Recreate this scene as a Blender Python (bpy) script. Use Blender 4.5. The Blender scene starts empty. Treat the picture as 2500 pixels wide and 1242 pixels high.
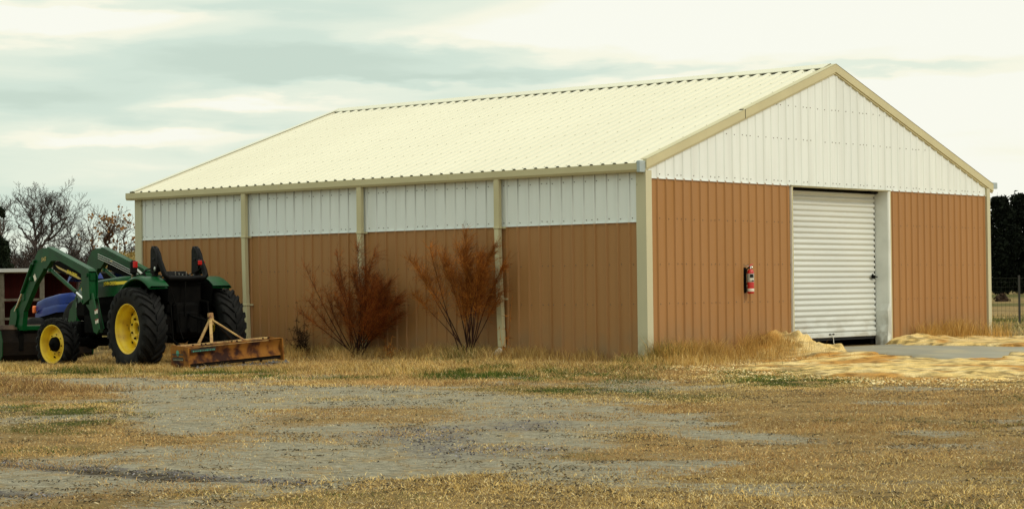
import bpy, math, random
import numpy as np
from mathutils import Vector, Matrix
random.seed(7); rng = np.random.default_rng(11)
SC = bpy.context.scene; COL = SC.collection
PI = math.pi

# ------------------------------------------------------------------ camera
F = 5184.7; YAW = 0.71003; PIT = 0.01666; ROL = -0.0115
CAM = np.array([19.81847, -26.22481, 1.16584])
fw = np.array([-math.sin(YAW), math.cos(YAW), 0]); rt = np.array([math.cos(YAW), math.sin(YAW), 0]); up = np.array([0, 0, 1.0])
fw2 = fw*math.cos(PIT)+up*math.sin(PIT); up2 = -fw*math.sin(PIT)+up*math.cos(PIT)
r3 = rt*math.cos(ROL)+up2*math.sin(ROL); u3 = -rt*math.sin(ROL)+up2*math.cos(ROL)
cd = bpy.data.cameras.new('camera'); cam = bpy.data.objects.new('camera', cd); COL.objects.link(cam)
cd.sensor_width = 36; cd.lens = F/2500*36; cd.clip_start = 0.1; cd.clip_end = 6000
cam.matrix_world = Matrix(((r3[0], u3[0], -fw2[0], CAM[0]), (r3[1], u3[1], -fw2[1], CAM[1]), (r3[2], u3[2], -fw2[2], CAM[2]), (0, 0, 0, 1)))
SC.camera = cam

def dirpx(px, py): return fw2+r3*(px-1250)/F+u3*(621-py)/F
def at(px, py, d): return CAM+dirpx(px, py)*d           # point at depth d

# ------------------------------------------------------------------ noise
def _h(ix, iy, s):
    n = (ix.astype(np.int64)*374761393+iy.astype(np.int64)*668265263+s*974634777) & 0xffffffff
    n = ((n ^ (n >> 13))*1274126177) & 0xffffffff
    return ((n ^ (n >> 16)) & 0xffff)/65535.0
def vn(x, y, s=0):
    ix = np.floor(x); iy = np.floor(y); fx = x-ix; fy = y-iy
    fx = fx*fx*(3-2*fx); fy = fy*fy*(3-2*fy)
    a = _h(ix, iy, s); b = _h(ix+1, iy, s); c = _h(ix, iy+1, s); d = _h(ix+1, iy+1, s)
    return (a*(1-fx)+b*fx)*(1-fy)+(c*(1-fx)+d*fx)*fy
def fbm(x, y, s=0, o=4):
    r = 0; a = .5; t = 0
    for k in range(o):
        r = r+a*vn(x, y, s+k*17); t += a; a *= .5; x = x*2.03+3.1; y = y*2.03+1.7
    return r/t
def S(t): t = np.clip(t, 0, 1); return t*t*(3-2*t)

def H(x, y):
    x = np.asarray(x, float); y = np.asarray(y, float)
    h = .03*(fbm(x*.45, y*.45, 3)-.5)*S((y+40)/20)
    h = h-.075*S((-3-x)/3)*S((-.2-y)/1.4)*S((y+9)/3)
    h = h-.06*S((-8.5-x)/3)*S((-.2-y)/1.4)*S((y+9)/3)
    h = h+.05*S((-x-.6)/1.5)*S((y+1.5)/1.4)*S((2-y)/1)
    h = h+.105*S((y-1.2)/2.8)*S((7-x)/5.0)*S((x+40)/20)
    h = h+.25*S((np.hypot(x-CAM[0], y-CAM[1])-70)/80)
    return h
def Hs(x, y): return float(H(np.array([x]), np.array([y]))[0])
def gpx(px, py):
    d = dirpx(px, py); z = 0.
    for _ in range(8):
        P = CAM+d*(z-CAM[2])/d[2]; z = .6*Hs(P[0], P[1])+.4*z
    return P[:2]
def sdf(x, y, poly):
    P = np.array(poly, float); n = len(P); d = np.full(x.shape, 1e9); inside = np.zeros(x.shape, bool)
    for i in range(n):
        a = P[i]; b = P[(i+1) % n]; e = b-a
        wx = x-a[0]; wy = y-a[1]
        t = np.clip((wx*e[0]+wy*e[1])/(e@e+1e-12), 0, 1)
        d = np.minimum(d, (wx-e[0]*t)**2+(wy-e[1]*t)**2)
        c = ((a[1] > y) != (b[1] > y)) & (x < (b[0]-a[0])*(y-a[1])/((b[1]-a[1]) or 1e-12)+a[0])
        inside ^= c
    d = np.sqrt(d); return np.where(inside, -d, d)

# ------------------------------------------------------------------ materials
def mat(name, col, rough=.6, metal=0., col2=None, scale=6., lo=.35, hi=.65, bump=0., bscale=60., stretch=(1, 1, 1), spec=.5, coat=0., col3=None, s3=1.5, lo3=.55, hi3=.7, detail=6., trans=0.):
    m = bpy.data.materials.new(name); m.use_nodes = True
    nt = m.node_tree; N = nt.nodes; Lk = nt.links; b = N['Principled BSDF']
    b.inputs['Base Color'].default_value = (*col, 1); b.inputs['Roughness'].default_value = rough
    b.inputs['Metallic'].default_value = metal; b.inputs['Specular IOR Level'].default_value = spec
    b.inputs['Coat Weight'].default_value = coat
    tc = N.new('ShaderNodeTexCoord'); mp = N.new('ShaderNodeMapping'); mp.inputs['Scale'].default_value = stretch
    Lk.new(tc.outputs['Object'], mp.inputs['Vector'])
    def ramp(sc, a, c, det=detail):
        n = N.new('ShaderNodeTexNoise'); n.inputs['Scale'].default_value = sc; n.inputs['Detail'].default_value = det
        Lk.new(mp.outputs[0], n.inputs['Vector'])
        r = N.new('ShaderNodeMapRange'); r.inputs[1].default_value = a; r.inputs[2].default_value = c
        Lk.new(n.outputs['Fac'], r.inputs[0]); return r.outputs[0]
    src = None
    if col2:
        mx = N.new('ShaderNodeMix'); mx.data_type = 'RGBA'; mx.inputs[6].default_value = (*col, 1); mx.inputs[7].default_value = (*col2, 1)
        Lk.new(ramp(scale, lo, hi), mx.inputs[0]); src = mx.outputs[2]
    if col3:
        mx = N.new('ShaderNodeMix'); mx.data_type = 'RGBA'; mx.inputs[7].default_value = (*col3, 1)
        if src: Lk.new(src, mx.inputs[6])
        else: mx.inputs[6].default_value = (*col, 1)
        Lk.new(ramp(s3, lo3, hi3, 10), mx.inputs[0]); src = mx.outputs[2]
    if src: Lk.new(src, b.inputs['Base Color'])
    if bump:
        n = N.new('ShaderNodeTexNoise'); n.inputs['Scale'].default_value = bscale; n.inputs['Detail'].default_value = 5
        Lk.new(mp.outputs[0], n.inputs['Vector'])
        bp = N.new('ShaderNodeBump'); bp.inputs['Strength'].default_value = bump; bp.inputs['Distance'].default_value = .02
        Lk.new(n.outputs['Fac'], bp.inputs['Height']); Lk.new(bp.outputs[0], b.inputs['Normal'])
    return m
def zstain_shade(m, z0, z1, col, n0=.4, n1=.65, scale=(6, 6, 1.2), amt=.7):
    nt = m.node_tree; N = nt.nodes; Lk = nt.links; b = N['Principled BSDF']; src = b.inputs['Base Color'].links[0].from_socket
    tc = N.new('ShaderNodeTexCoord'); sp = N.new('ShaderNodeSeparateXYZ'); Lk.new(tc.outputs['Object'], sp.inputs[0])
    r = N.new('ShaderNodeMapRange'); r.inputs[1].default_value = z0; r.inputs[2].default_value = z1; Lk.new(sp.outputs[2], r.inputs[0])
    mp = N.new('ShaderNodeMapping'); mp.inputs['Scale'].default_value = scale; Lk.new(tc.outputs['Object'], mp.inputs[0])
    n = N.new('ShaderNodeTexNoise'); n.inputs['Scale'].default_value = 1; n.inputs['Detail'].default_value = 8; Lk.new(mp.outputs[0], n.inputs['Vector'])
    r2 = N.new('ShaderNodeMapRange'); r2.inputs[1].default_value = n0; r2.inputs[2].default_value = n1; Lk.new(n.outputs['Fac'], r2.inputs[0])
    k = N.new('ShaderNodeMath'); k.operation = 'MULTIPLY'; Lk.new(r.outputs[0], k.inputs[0]); Lk.new(r2.outputs[0], k.inputs[1])
    k2 = N.new('ShaderNodeMath'); k2.operation = 'MULTIPLY'; Lk.new(k.outputs[0], k2.inputs[0]); k2.inputs[1].default_value = amt
    mx = N.new('ShaderNodeMix'); mx.data_type = 'RGBA'; Lk.new(k2.outputs[0], mx.inputs[0]); Lk.new(src, mx.inputs[6]); mx.inputs[7].default_value = (*col, 1); Lk.new(mx.outputs[2], b.inputs['Base Color'])
def attr_mat(name, attr='col', rough=.85, trans=.25):
    m = bpy.data.materials.new(name); m.use_nodes = True
    nt = m.node_tree; N = nt.nodes; Lk = nt.links; b = N['Principled BSDF']
    a = N.new('ShaderNodeAttribute'); a.attribute_name = attr
    Lk.new(a.outputs['Color'], b.inputs['Base Color']); b.inputs['Roughness'].default_value = rough; b.inputs['Specular IOR Level'].default_value = .15
    if trans:
        t = N.new('ShaderNodeBsdfTranslucent'); Lk.new(a.outputs['Color'], t.inputs['Color'])
        mx = N.new('ShaderNodeMixShader'); mx.inputs[0].default_value = trans
        Lk.new(b.outputs[0], mx.inputs[1]); Lk.new(t.outputs[0], mx.inputs[2]); Lk.new(mx.outputs[0], N['Material Output'].inputs[0])
    return m

M = {}
M['brown'] = mat('brown_sheet', (.345, .172, .058), .5, 0, (.312, .153, .050), .7, .3, .7, .04, 9, (1, 1, .12), .35, col3=(.31, .150, .042), s3=2.2, lo3=.58, hi3=.8)
M['white'] = mat('white_sheet', (.745, .785, .755), .45, 0, (.70, .74, .72), .8, .3, .7, .04, 9, (1, 1, .15), .35)
M['roof'] = mat('roof_sheet', (.675, .655, .52), .5, 0, (.635, .615, .485), .5, .35, .7, .02, 8, (1, .12, 1), .3)
M['tan'] = mat('tan_trim', (.53, .485, .29), .5, 0, (.49, .445, .265), 1.5, .35, .65, .03, 8, (1, 1, 1), .35)
M['tanpost'] = mat('tan_post', (.52, .49, .33), .55, 0, (.46, .44, .30), 2, .35, .7, .05, 10, (1, 1, .3), .3, col3=(.2, .16, .1), s3=9, lo3=.72, hi3=.78)
M['capgrey'] = mat('grey_cap', (.36, .42, .42), .4, .3)
M['screw'] = mat('screw', (.12, .10, .07), .5, .4)
M['roofscrew'] = mat('roof_screw', (.36, .34, .25), .5, .2)
M['black'] = mat('black_gap', (.006, .006, .006), .9)
M['door'] = mat('door_sheet', (.64, .66, .62), .45, 0, (.57, .59, .56), 1.3, .35, .7, .02, 20, (.3, .3, 1), .35)
M['jamb'] = mat('jamb_sheet', (.72, .74, .70), .45, 0, (.62, .64, .60), 3, .4, .7, .15, 6, (1, 1, 1), .4)
M['concrete'] = mat('concrete', (.285, .27, .205), 1., 0, (.235, .222, .17), 1.2, .35, .65, .04, 40, col3=(.38, .32, .19), s3=1.1, lo3=.52, hi3=.75)
M['plastic'] = mat('pale_plastic', (.60, .58, .50), .5, 0, (.45, .42, .34), 12)
M['red'] = mat('red_enamel', (.50, .012, .006), .3, 0, (.42, .010, .006), 8, coat=.3)
M['label'] = mat('label', (.42, .42, .36), .5, 0, (.32, .32, .28), 40, .45, .55)
M['labelw'] = mat('label_white', (.66, .62, .52), .5)
M['metal'] = mat('metal', (.5, .5, .47), .3, .9)
M['green'] = mat('tractor_green', (.001, .056, .013), .36, 0, (.0008, .034, .008), 4, .4, .7, .02, 15, spec=.16, col3=(.008, .025, .008), s3=6, lo3=.62, hi3=.8)
M['yellow'] = mat('tractor_yellow', (.80, .56, .02), .45, 0, (.55, .34, .02), 5, .4, .7, .03, 20, col3=(.16, .07, .012), s3=9, lo3=.66, hi3=.76)
M['decal'] = mat('decal_yellow', (.75, .58, .03), .5)
M['decaldim'] = mat('decal_ochre', (.42, .32, .09), .5)
M['tyre'] = mat('tyre_rubber', (.006, .006, .006), .7, 0, (.013, .013, .012), 7, .4, .7, .1, 40, spec=.12, col3=(.018, .0175, .016), s3=3, lo3=.55, hi3=.8)
M['dark'] = mat('dark_iron', (.0025, .0025, .0025), .7, 0, (.005, .0045, .004), 6, spec=.04)
M['gloss'] = mat('black_enamel', (.002, .002, .002), .5, 0, (.004, .004, .004), 6, spec=.1)
M['chrome'] = mat('chrome', (.75, .75, .72), .15, 1)
M['lens'] = mat('red_lens', (.35, .006, .004), .2)
M['lampglass'] = mat('lamp_glass', (.45, .46, .42), .1, .5)
M['orange'] = mat('orange_lens', (.75, .17, .04), .3)
M['rust'] = mat('rusty_ochre', (.27, .115, .018), .8, 0, (.16, .052, .010), 5, .35, .62, .25, 50, spec=.2, col3=(.03, .010, .006), s3=5, lo3=.47, hi3=.62)
M['ochre'] = mat('ochre_paint', (.42, .27, .09), .7, 0, (.26, .13, .045), 9, .4, .65, .15, 40, col3=(.10, .03, .015), s3=10, lo3=.6, hi3=.7)
M['rustdark'] = mat('rusty_bucket', (.007, .005, .004), .8, 0, (.012, .008, .005), 4, .35, .65, .2, 30, spec=.1, col3=(.022, .014, .010), s3=5, lo3=.6, hi3=.75)
M['bucketlip'] = mat('bucket_edge', (.10, .06, .035), .8, 0, (.05, .03, .02), 5)
M['teal'] = mat('teal_sticker', (.06, .28, .20), .6)
M['stickerdark'] = mat('dark_sticker', (.012, .016, .010), .6)
M['stickerpale'] = mat('pale_sticker', (.30, .28, .18), .6)
M['blue'] = mat('blue_paint', (.005, .028, .20), .4, 0, (.004, .022, .15), 5, spec=.3)
M['shedred'] = mat('dark_red_board', (.028, .004, .003), .9, 0, (.018, .004, .003), 3, spec=.05, stretch=(4, 4, .3))
M['weathered'] = mat('weathered_board', (.12, .11, .085), .85, 0, (.07, .06, .045), 6, spec=.1, bump=.2)
M['shedroof'] = mat('shed_roof', (.42, .43, .42), .5)
M['bark'] = mat('dark_bark', (.050, .038, .034), .95, 0, (.085, .066, .058), 12, spec=.1)
M['barkred'] = mat('brown_bark', (.07, .042, .030), .95, 0, (.07, .042, .026), 12, spec=.1)
M['conifer'] = mat('conifer_leaf', (.006, .010, .005), .9, 0, (.016, .024, .012), 3, spec=.1)
M['cedar'] = mat('cedar_leaf', (.004, .006, .004), .95, 0, (.010, .014, .007), 2, spec=.1)
M['seed'] = mat('seed_pods', (.34, .19, .08), .9, 0, (.24, .12, .05), 6, spec=.1)
M['hay'] = mat('hay', (.36, .27, .08), .95, 0, (.20, .14, .035), 14, .35, .65, .6, 60)
M['wire'] = mat('fence_wire', (.03, .032, .022), .8, spec=.1)
M['post'] = mat('fence_post', (.03, .028, .022), .85)
M['rock'] = mat('grey_rock', (.15, .145, .14), .95, 0, (.07, .068, .065), 20, bump=.5, bscale=50)
M['stem'] = mat('shrub_stem', (.035, .014, .008), .9)
zstain_shade(M['brown'], .75, .12, (.22, .15, .075), .36, .62, (3, 3, 3), .75)
zstain_shade(M['brown'], 3.0, .5, (.27, .125, .034), .50, .66, (5, 5, .25), .5)
M['grimeshade'] = mat('rib_grime_shade', (.70, .74, .72), .6, 0, (.64, .68, .66), 2)
zstain_shade(M['grimeshade'], 2.35, 2.95, (.24, .25, .24), .30, .60, (9, 9, .8), .75)  # rain grime plus painted rib shade, darker toward the eave
zstain_shade(M['white'], 2.25, 3.0, (.56, .58, .54), .45, .65, (5, 5, .3), .35)
zstain_shade(M['jamb'], .9, .1, (.34, .31, .24), .40, .6, (8, 8, 5), .8)
zstain_shade(M['door'], .8, .25, (.40, .38, .31), .40, .6, (3, 3, 6), .7)
zstain_shade(M['tanpost'], .5, 0, (.26, .20, .11), .35, .6, (8, 8, 8), .8)
ATT = attr_mat('blade_colours'); ATTS = attr_mat('twig_colours', trans=.15)

# ------------------------------------------------------------------ mesh helpers
class MB:
    def __init__(s): s.v = []; s.f = []; s.m = []; s.sm = []
    def add(s, vs, fs, mi=0, sm=False):
        o = len(s.v); s.v += [tuple(map(float, p)) for p in vs]
        for f in fs: s.f.append(tuple(o+i for i in f)); s.m.append(mi); s.sm.append(sm)
        return s
    def box(s, c, size, mi=0, R=None, taper=1., bev=0.):
        hx, hy, hz = [q/2 for q in size]; b = min(bev, hx*.9, hy*.9, hz*.9)
        if b <= 0:
            vs = [(sx*hx*(taper if sz > 0 else 1), sy*hy*(taper if sz > 0 else 1), sz*hz) for sz in (-1, 1) for sx, sy in ((-1, -1), (1, -1), (1, 1), (-1, 1))]
            fs = [(3, 2, 1, 0), (4, 5, 6, 7), (0, 1, 5, 4), (1, 2, 6, 5), (2, 3, 7, 6), (3, 0, 4, 7)]
        else:
            rings = []
            def ring(ix, iy, z):
                return [(-ix, -iy+b, z), (-ix+b, -iy, z), (ix-b, -iy, z), (ix, -iy+b, z), (ix, iy-b, z), (ix-b, iy, z), (-ix+b, iy, z), (-ix, iy-b, z)]
            def ringin(z): return [(x*(1-b/hx) if abs(x) > hx-b*1.01 else x, y*(1-b/hy) if abs(y) > hy-b*1.01 else y, z) for x, y, z in ring(hx, hy, z)]
            vs = ringin(-hz)+ring(hx, hy, -hz+b)+ring(hx*taper, hy*taper, hz-b)+[(x*taper, y*taper, z) for x, y, z in ringin(hz)]
            fs = [tuple(range(7, -1, -1)), tuple(range(24, 32))]
            for r in range(3):
                for i in range(8): j = (i+1) % 8; fs.append((r*8+i, r*8+j, r*8+8+j, r*8+8+i))
        c = Vector(c)
        vs = [(R @ Vector(v) if R else Vector(v))+c for v in vs]
        return s.add(vs, fs, mi)
    def tube(s, pts, rad, n=8, mi=0, cap=True, sm=True):
        pts = [Vector(p) for p in pts]; rad = rad if hasattr(rad, '__len__') else [rad]*len(pts)
        vs = []; fs = []; ref = None
        for i, p in enumerate(pts):
            t = (pts[min(i+1, len(pts)-1)]-pts[max(i-1, 0)])
            if t.length < 1e-9: t = Vector((0, 0, 1))
            t.normalize()
            if ref is None: ref = t.orthogonal().normalized()
            else:
                ref = ref-t*ref.dot(t)
                ref = ref.normalized() if ref.length > 1e-6 else t.orthogonal().normalized()
            b = t.cross(ref)
            for k in range(n):
                a = 2*PI*k/n; vs.append(p+(ref*math.cos(a)+b*math.sin(a))*rad[i])
        for i in range(len(pts)-1):
            for k in range(n):
                j = (k+1) % n; fs.append((i*n+k, i*n+j, i*n+n+j, i*n+n+k))
        s.add(vs, fs, mi, sm)
        if cap: s.add(vs[:n], [tuple(range(n-1, -1, -1))], mi); s.add(vs[-n:], [tuple(range(n))], mi)
        return s
    def lathe(s, prof, c, axis='Y', n=48, mi=0, sm=True, close=False):
        # prof: (radius, along)
        vs = []; fs = []; c = Vector(c)
        for r, a in prof:
            for k in range(n):
                t = 2*PI*k/n; u, w = r*math.cos(t), r*math.sin(t)
                vs.append(c+(Vector((u, a, w)) if axis == 'Y' else Vector((u, w, a)) if axis == 'Z' else Vector((a, u, w))))
        m = len(prof)
        for i in range(m if close else m-1):
            i2 = (i+1) % m
            for k in range(n):
                j = (k+1) % n; fs.append((i*n+k, i*n+j, i2*n+j, i2*n+k))
        return s.add(vs, fs, mi, sm)
    def prism(s, poly, y0, y1, mi=0, plane='xz', R=None, c=(0, 0, 0)):
        n = len(poly)
        def P(a, b, d): return {'xz': (a, d, b), 'yz': (d, a, b), 'xy': (a, b, d)}[plane]
        vs = [P(a, b, y0) for a, b in poly]+[P(a, b, y1) for a, b in poly]
        fs = [tuple(range(n)), tuple(range(2*n-1, n-1, -1))]+[(i, i+n, (i+1) % n+n, (i+1) % n) for i in range(n)]
        c = Vector(c); vs = [(R @ Vector(v) if R else Vector(v))+c for v in vs]
        return s.add(vs, fs, mi)
    def build(s, name, mats, parent=None, fixn=False):
        me = bpy.data.meshes.new(name); me.from_pydata(s.v, [], s.f)
        for m in (mats if isinstance(mats, (list, tuple)) else [mats]): me.materials.append(m)
        me.polygons.foreach_set('material_index', s.m); me.polygons.foreach_set('use_smooth', s.sm); me.update()
        if fixn:
            import bmesh
            b = bmesh.new(); b.from_mesh(me); bmesh.ops.recalc_face_normals(b, faces=b.faces); b.to_mesh(me); b.free()
        o = bpy.data.objects.new(name, me); COL.objects.link(o)
        if parent: o.parent = parent
        return o
def npmesh(name, V, Fc, material, cols=None, parent=None, smooth=False):
    me = bpy.data.meshes.new(name); nv = len(V); nf, k = Fc.shape
    me.vertices.add(nv); me.vertices.foreach_set('co', np.ascontiguousarray(V, np.float32).ravel())
    me.loops.add(nf*k); me.loops.foreach_set('vertex_index', np.ascontiguousarray(Fc, np.int32).ravel())
    me.polygons.add(nf); me.polygons.foreach_set('loop_start', np.arange(0, nf*k, k, dtype=np.int32))
    me.materials.append(material)
    me.update(calc_edges=True); me.validate()
    if smooth: me.polygons.foreach_set('use_smooth', np.ones(nf, bool))
    if cols is not None:
        a = me.color_attributes.new('col', 'FLOAT_COLOR', 'POINT')
        c = np.ones((nv, 4), np.float32); c[:, :3] = cols; a.data.foreach_set('color', c.ravel())
    o = bpy.data.objects.new(name, me); COL.objects.link(o)
    if parent: o.parent = parent
    return o
def tag(o, label=None, cat=None, group=None, kind=None):
    if label: o['label'] = label
    if cat: o['category'] = cat
    if group: o['group'] = group
    if kind: o['kind'] = kind
    return o
def empty(name, loc=(0, 0, 0), rz=0):
    o = bpy.data.objects.new(name, None); o.empty_display_size = .2; COL.objects.link(o)
    o.location = loc; o.rotation_euler = (0, 0, rz); return o
def text(s, size, name, material, parent, M4, ext=.0015, sx=1.0, shear=0.):
    cu = bpy.data.curves.new(name, 'FONT'); cu.body = s; cu.size = size; cu.extrude = ext; cu.align_x = 'CENTER'; cu.align_y = 'CENTER'; cu.shear = shear; cu.space_character = 1.0; cu.offset = .002*size/.1
    t = bpy.data.objects.new(name, cu); COL.objects.link(t)
    dg = bpy.context.evaluated_depsgraph_get(); me = bpy.data.meshes.new_from_object(t.evaluated_get(dg))
    COL.objects.unlink(t); bpy.data.objects.remove(t)
    me.materials.clear(); me.materials.append(material)
    me.transform(Matrix.Diagonal((sx, 1, 1, 1))); me.transform(M4)
    o = bpy.data.objects.new(name, me); COL.objects.link(o)
    if parent: o.parent = parent
    return o

# ------------------------------------------------------------------ light and sky
SUN = Vector((.80, .04, .64)).normalized()
sl = bpy.data.lights.new('sun', 'SUN'); so = bpy.data.objects.new('sun', sl); COL.objects.link(so)
sl.energy = 1.3; sl.angle = math.radians(8); sl.color = (1, .93, .76)
so.rotation_euler = SUN.to_track_quat('Z', 'Y').to_euler()
W = bpy.data.worlds.new('World'); SC.world = W; W.use_nodes = True
nt = W.node_tree; N = nt.nodes; Lk = nt.links; bg = N['Background']
sky = N.new('ShaderNodeTexSky'); sky.sky_type = 'NISHITA'; sky.sun_disc = False
sky.sun_elevation = math.asin(SUN.z); sky.sun_rotation = math.atan2(SUN.x, SUN.y); sky.dust_density = 2.
def math_(op, a, b=None, c=None, clamp=False):
    n = N.new('ShaderNodeMath'); n.operation = op; n.use_clamp = clamp
    for i, q in enumerate((a, b, c)):
        if q is None: continue
        if isinstance(q, (int, float)): n.inputs[i].default_value = q
        else: Lk.new(q, n.inputs[i])
    return n.outputs[0]
tc = N.new('ShaderNodeTexCoord'); sep = N.new('ShaderNodeSeparateXYZ'); Lk.new(tc.outputs['Generated'], sep.inputs[0])
# azimuth relative to the view heading (radians, + to the right), elevation
dotf = N.new('ShaderNodeVectorMath'); dotf.operation = 'DOT_PRODUCT'; Lk.new(tc.outputs['Generated'], dotf.inputs[0]); dotf.inputs[1].default_value = fw
dotr = N.new('ShaderNodeVectorMath'); dotr.operation = 'DOT_PRODUCT'; Lk.new(tc.outputs['Generated'], dotr.inputs[0]); dotr.inputs[1].default_value = rt
az = math_('ARCTAN2', dotr.outputs['Value'], dotf.outputs['Value']); el = math_('ARCSINE', sep.outputs[2])
cb = N.new('ShaderNodeCombineXYZ'); Lk.new(math_('MULTIPLY', az, 9), cb.inputs[0]); Lk.new(math_('MULTIPLY', el, 60), cb.inputs[1])
nz = N.new('ShaderNodeTexNoise'); nz.inputs['Scale'].default_value = 1.; nz.inputs['Detail'].default_value = 7; nz.inputs['Roughness'].default_value = .5; nz.inputs['Distortion'].default_value = .4
Lk.new(cb.outputs[0], nz.inputs['Vector'])
cb2 = N.new('ShaderNodeCombineXYZ'); Lk.new(math_('MULTIPLY', az, 30), cb2.inputs[0]); Lk.new(math_('MULTIPLY', el, 130), cb2.inputs[1])
nz2 = N.new('ShaderNodeTexNoise'); nz2.inputs['Scale'].default_value = 1.; nz2.inputs['Detail'].default_value = 6; Lk.new(cb2.outputs[0], nz2.inputs['Vector'])
w1 = math_('SUBTRACT', nz2.outputs['Fac'], .5)
azw = math_('ADD', az, math_('MULTIPLY', w1, .06)); elw = math_('ADD', el, math_('MULTIPLY', w1, .016))
def streak(px, py, wx, wy, amp):
    a0 = (px-1250)/F; e0 = (707-.0115*(px-1250)-py)/F
    dx = math_('DIVIDE', math_('SUBTRACT', azw, a0), wx/F); dy = math_('DIVIDE', math_('SUBTRACT', elw, e0), wy/F)
    q = math_('ADD', math_('MULTIPLY', dx, dx), math_('MULTIPLY', dy, dy))
    return math_('MULTIPLY', math_('POWER', 2.718, math_('MULTIPLY', q, -1)), amp)
base = math_('MULTIPLY', math_('SUBTRACT', nz.outputs['Fac'], .5), 1.0)
tot = math_('ADD', math_('MULTIPLY', base, .8), .44)
right = N.new('ShaderNodeMapRange'); right.interpolation_type = 'SMOOTHSTEP'; Lk.new(az, right.inputs[0]); right.inputs[1].default_value = -.12; right.inputs[2].default_value = .17; right.inputs[3].default_value = 0; right.inputs[4].default_value = .60
tot = math_('ADD', tot, right.outputs[0])
for st in [(180, 70, 330, 50, .70), (-50, 45, 300, 60, .3), (600, 258, 230, 18, .62), (330, 345, 300, 24, .68), (900, 215, 260, 18, .25), (1350, 90, 420, 30, .38), (1750, 60, 500, 50, .4),
           (750, 150, 480, 55, -.55), (1050, 190, 500, 16, -.3), (450, 20, 420, 20, -.22), (100, 250, 300, 30, -.35), (2150, 172, 520, 17, -.42), (2350, 330, 260, 30, -.05), (450, 420, 500, 30, .12), (300, 480, 500, 40, -.1), (1500, 175, 300, 20, -.22)]:
    tot = math_('ADD', tot, streak(*st))
hi = N.new('ShaderNodeMapRange'); Lk.new(el, hi.inputs[0]); hi.inputs[1].default_value = .25; hi.inputs[2].default_value = .9; hi.inputs[3].default_value = 0; hi.inputs[4].default_value = .1
tot = math_('ADD', tot, hi.outputs[0])
cr = N.new('ShaderNodeValToRGB'); Lk.new(math_('MAXIMUM', tot, 0.), cr.inputs[0])
cr.color_ramp.interpolation = 'EASE'
E_ = cr.color_ramp.elements
E_[0].position = 0.; E_[0].color = (.60, .72, .62, 1)
E_[1].position = 1.; E_[1].color = (1.0, 1.0, .89, 1)
e = E_.new(.30); e.color = (.68, .80, .69, 1)
e = E_.new(.55); e.color = (.82, .89, .75, 1)
e = E_.new(.78); e.color = (.98, .97, .80, 1)
ob = N.new('ShaderNodeMapRange'); ob.interpolation_type = 'SMOOTHSTEP'; Lk.new(el, ob.inputs[0]); ob.inputs[1].default_value = .2; ob.inputs[2].default_value = .8; ob.inputs[3].default_value = 1.; ob.inputs[4].default_value = 1.35
obs = N.new('ShaderNodeVectorMath'); obs.operation = 'SCALE'; Lk.new(cr.outputs[0], obs.inputs[0]); Lk.new(ob.outputs[0], obs.inputs['Scale'])
skm = N.new('ShaderNodeVectorMath'); skm.operation = 'SCALE'; Lk.new(sky.outputs[0], skm.inputs[0]); skm.inputs['Scale'].default_value = .10
mx = N.new('ShaderNodeMix'); mx.data_type = 'RGBA'; mx.inputs[0].default_value = .93
Lk.new(skm.outputs[0], mx.inputs[6]); Lk.new(obs.outputs[0], mx.inputs[7]); Lk.new(mx.outputs[2], bg.inputs['Color']); bg.inputs['Strength'].default_value = 1.0
SC.view_settings.view_transform = 'Standard'; SC.view_settings.look = 'None'; SC.view_settings.exposure = 0; SC.view_settings.gamma = 1

# ------------------------------------------------------------------ ground
def P2(l): return [tuple(gpx(*q)) for q in l]
GR1 = P2([(-250, 903), (0, 915), (200, 922), (400, 924), (700, 937), (900, 944), (1150, 957), (1400, 977), (1600, 1003), (1680, 1030), (1560, 1050), (1480, 1075), (1560, 1092), (1500, 1115), (1350, 1150), (1100, 1172), (950, 1178), (700, 1180), (500, 1196), (0, 1222), (-250, 1222), (-250, 1120), (0, 1116), (230, 1108), (330, 1085), (400, 1070), (380, 1050), (330, 1020), (300, 985), (270, 955), (150, 938), (0, 930), (-250, 926)])
GR2 = P2([(1480, 1035), (1750, 1040), (2000, 1062), (2180, 1080), (1950, 1098), (1700, 1085), (1560, 1060)])
GR3 = P2([(1560, 1090), (1800, 1100), (1900, 1128), (1650, 1135), (1500, 1120)])
BARE = P2([(1250, 975), (1600, 985), (2050, 1030), (2300, 1085), (2150, 1120), (1750, 1150), (1400, 1160), (1000, 1185), (500, 1205), (500, 1100), (900, 1000)])
THA1 = P2([(560, 1000), (900, 985), (1150, 1000), (1100, 1025), (850, 1045), (600, 1050)])
THA2 = P2([(300, 1080), (600, 1068), (700, 1090), (560, 1125), (330, 1130)])
DARK = P2([(880, 1060), (1000, 1045), (1230, 1060), (1290, 1030), (1330, 1040), (1200, 1105), (1120, 1135), (950, 1125)])
RUT1 = P2([(-100, 1120), (0, 1123), (250, 1140), (520, 1160), (750, 1172), (740, 1182), (450, 1172), (200, 1150), (0, 1137), (-100, 1134)])
RUT2 = P2([(-100, 1192), (0, 1196), (150, 1206), (240, 1212), (120, 1212), (-100, 1203)])
GREENS = [P2(q) for q in ([(1020, 905), (1300, 900), (1480, 920), (1300, 928), (1050, 925)], [(1380, 928), (1560, 922), (1580, 945), (1450, 948)], [(1120, 950), (1650, 945), (1750, 965), (1400, 965), (1150, 958)],
    [(1800, 900), (1960, 890), (2120, 925), (2000, 945), (1820, 940)], [(0, 985), (280, 980), (330, 1015), (200, 1060), (0, 1060)], [(30, 905), (300, 903), (300, 912), (60, 914)], [(400, 908), (700, 912), (700, 922), (450, 920)], [(770, 915), (940, 918), (900, 930), (760, 926)], [(1600, 950), (1800, 955), (1760, 968), (1600, 966)])]
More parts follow.
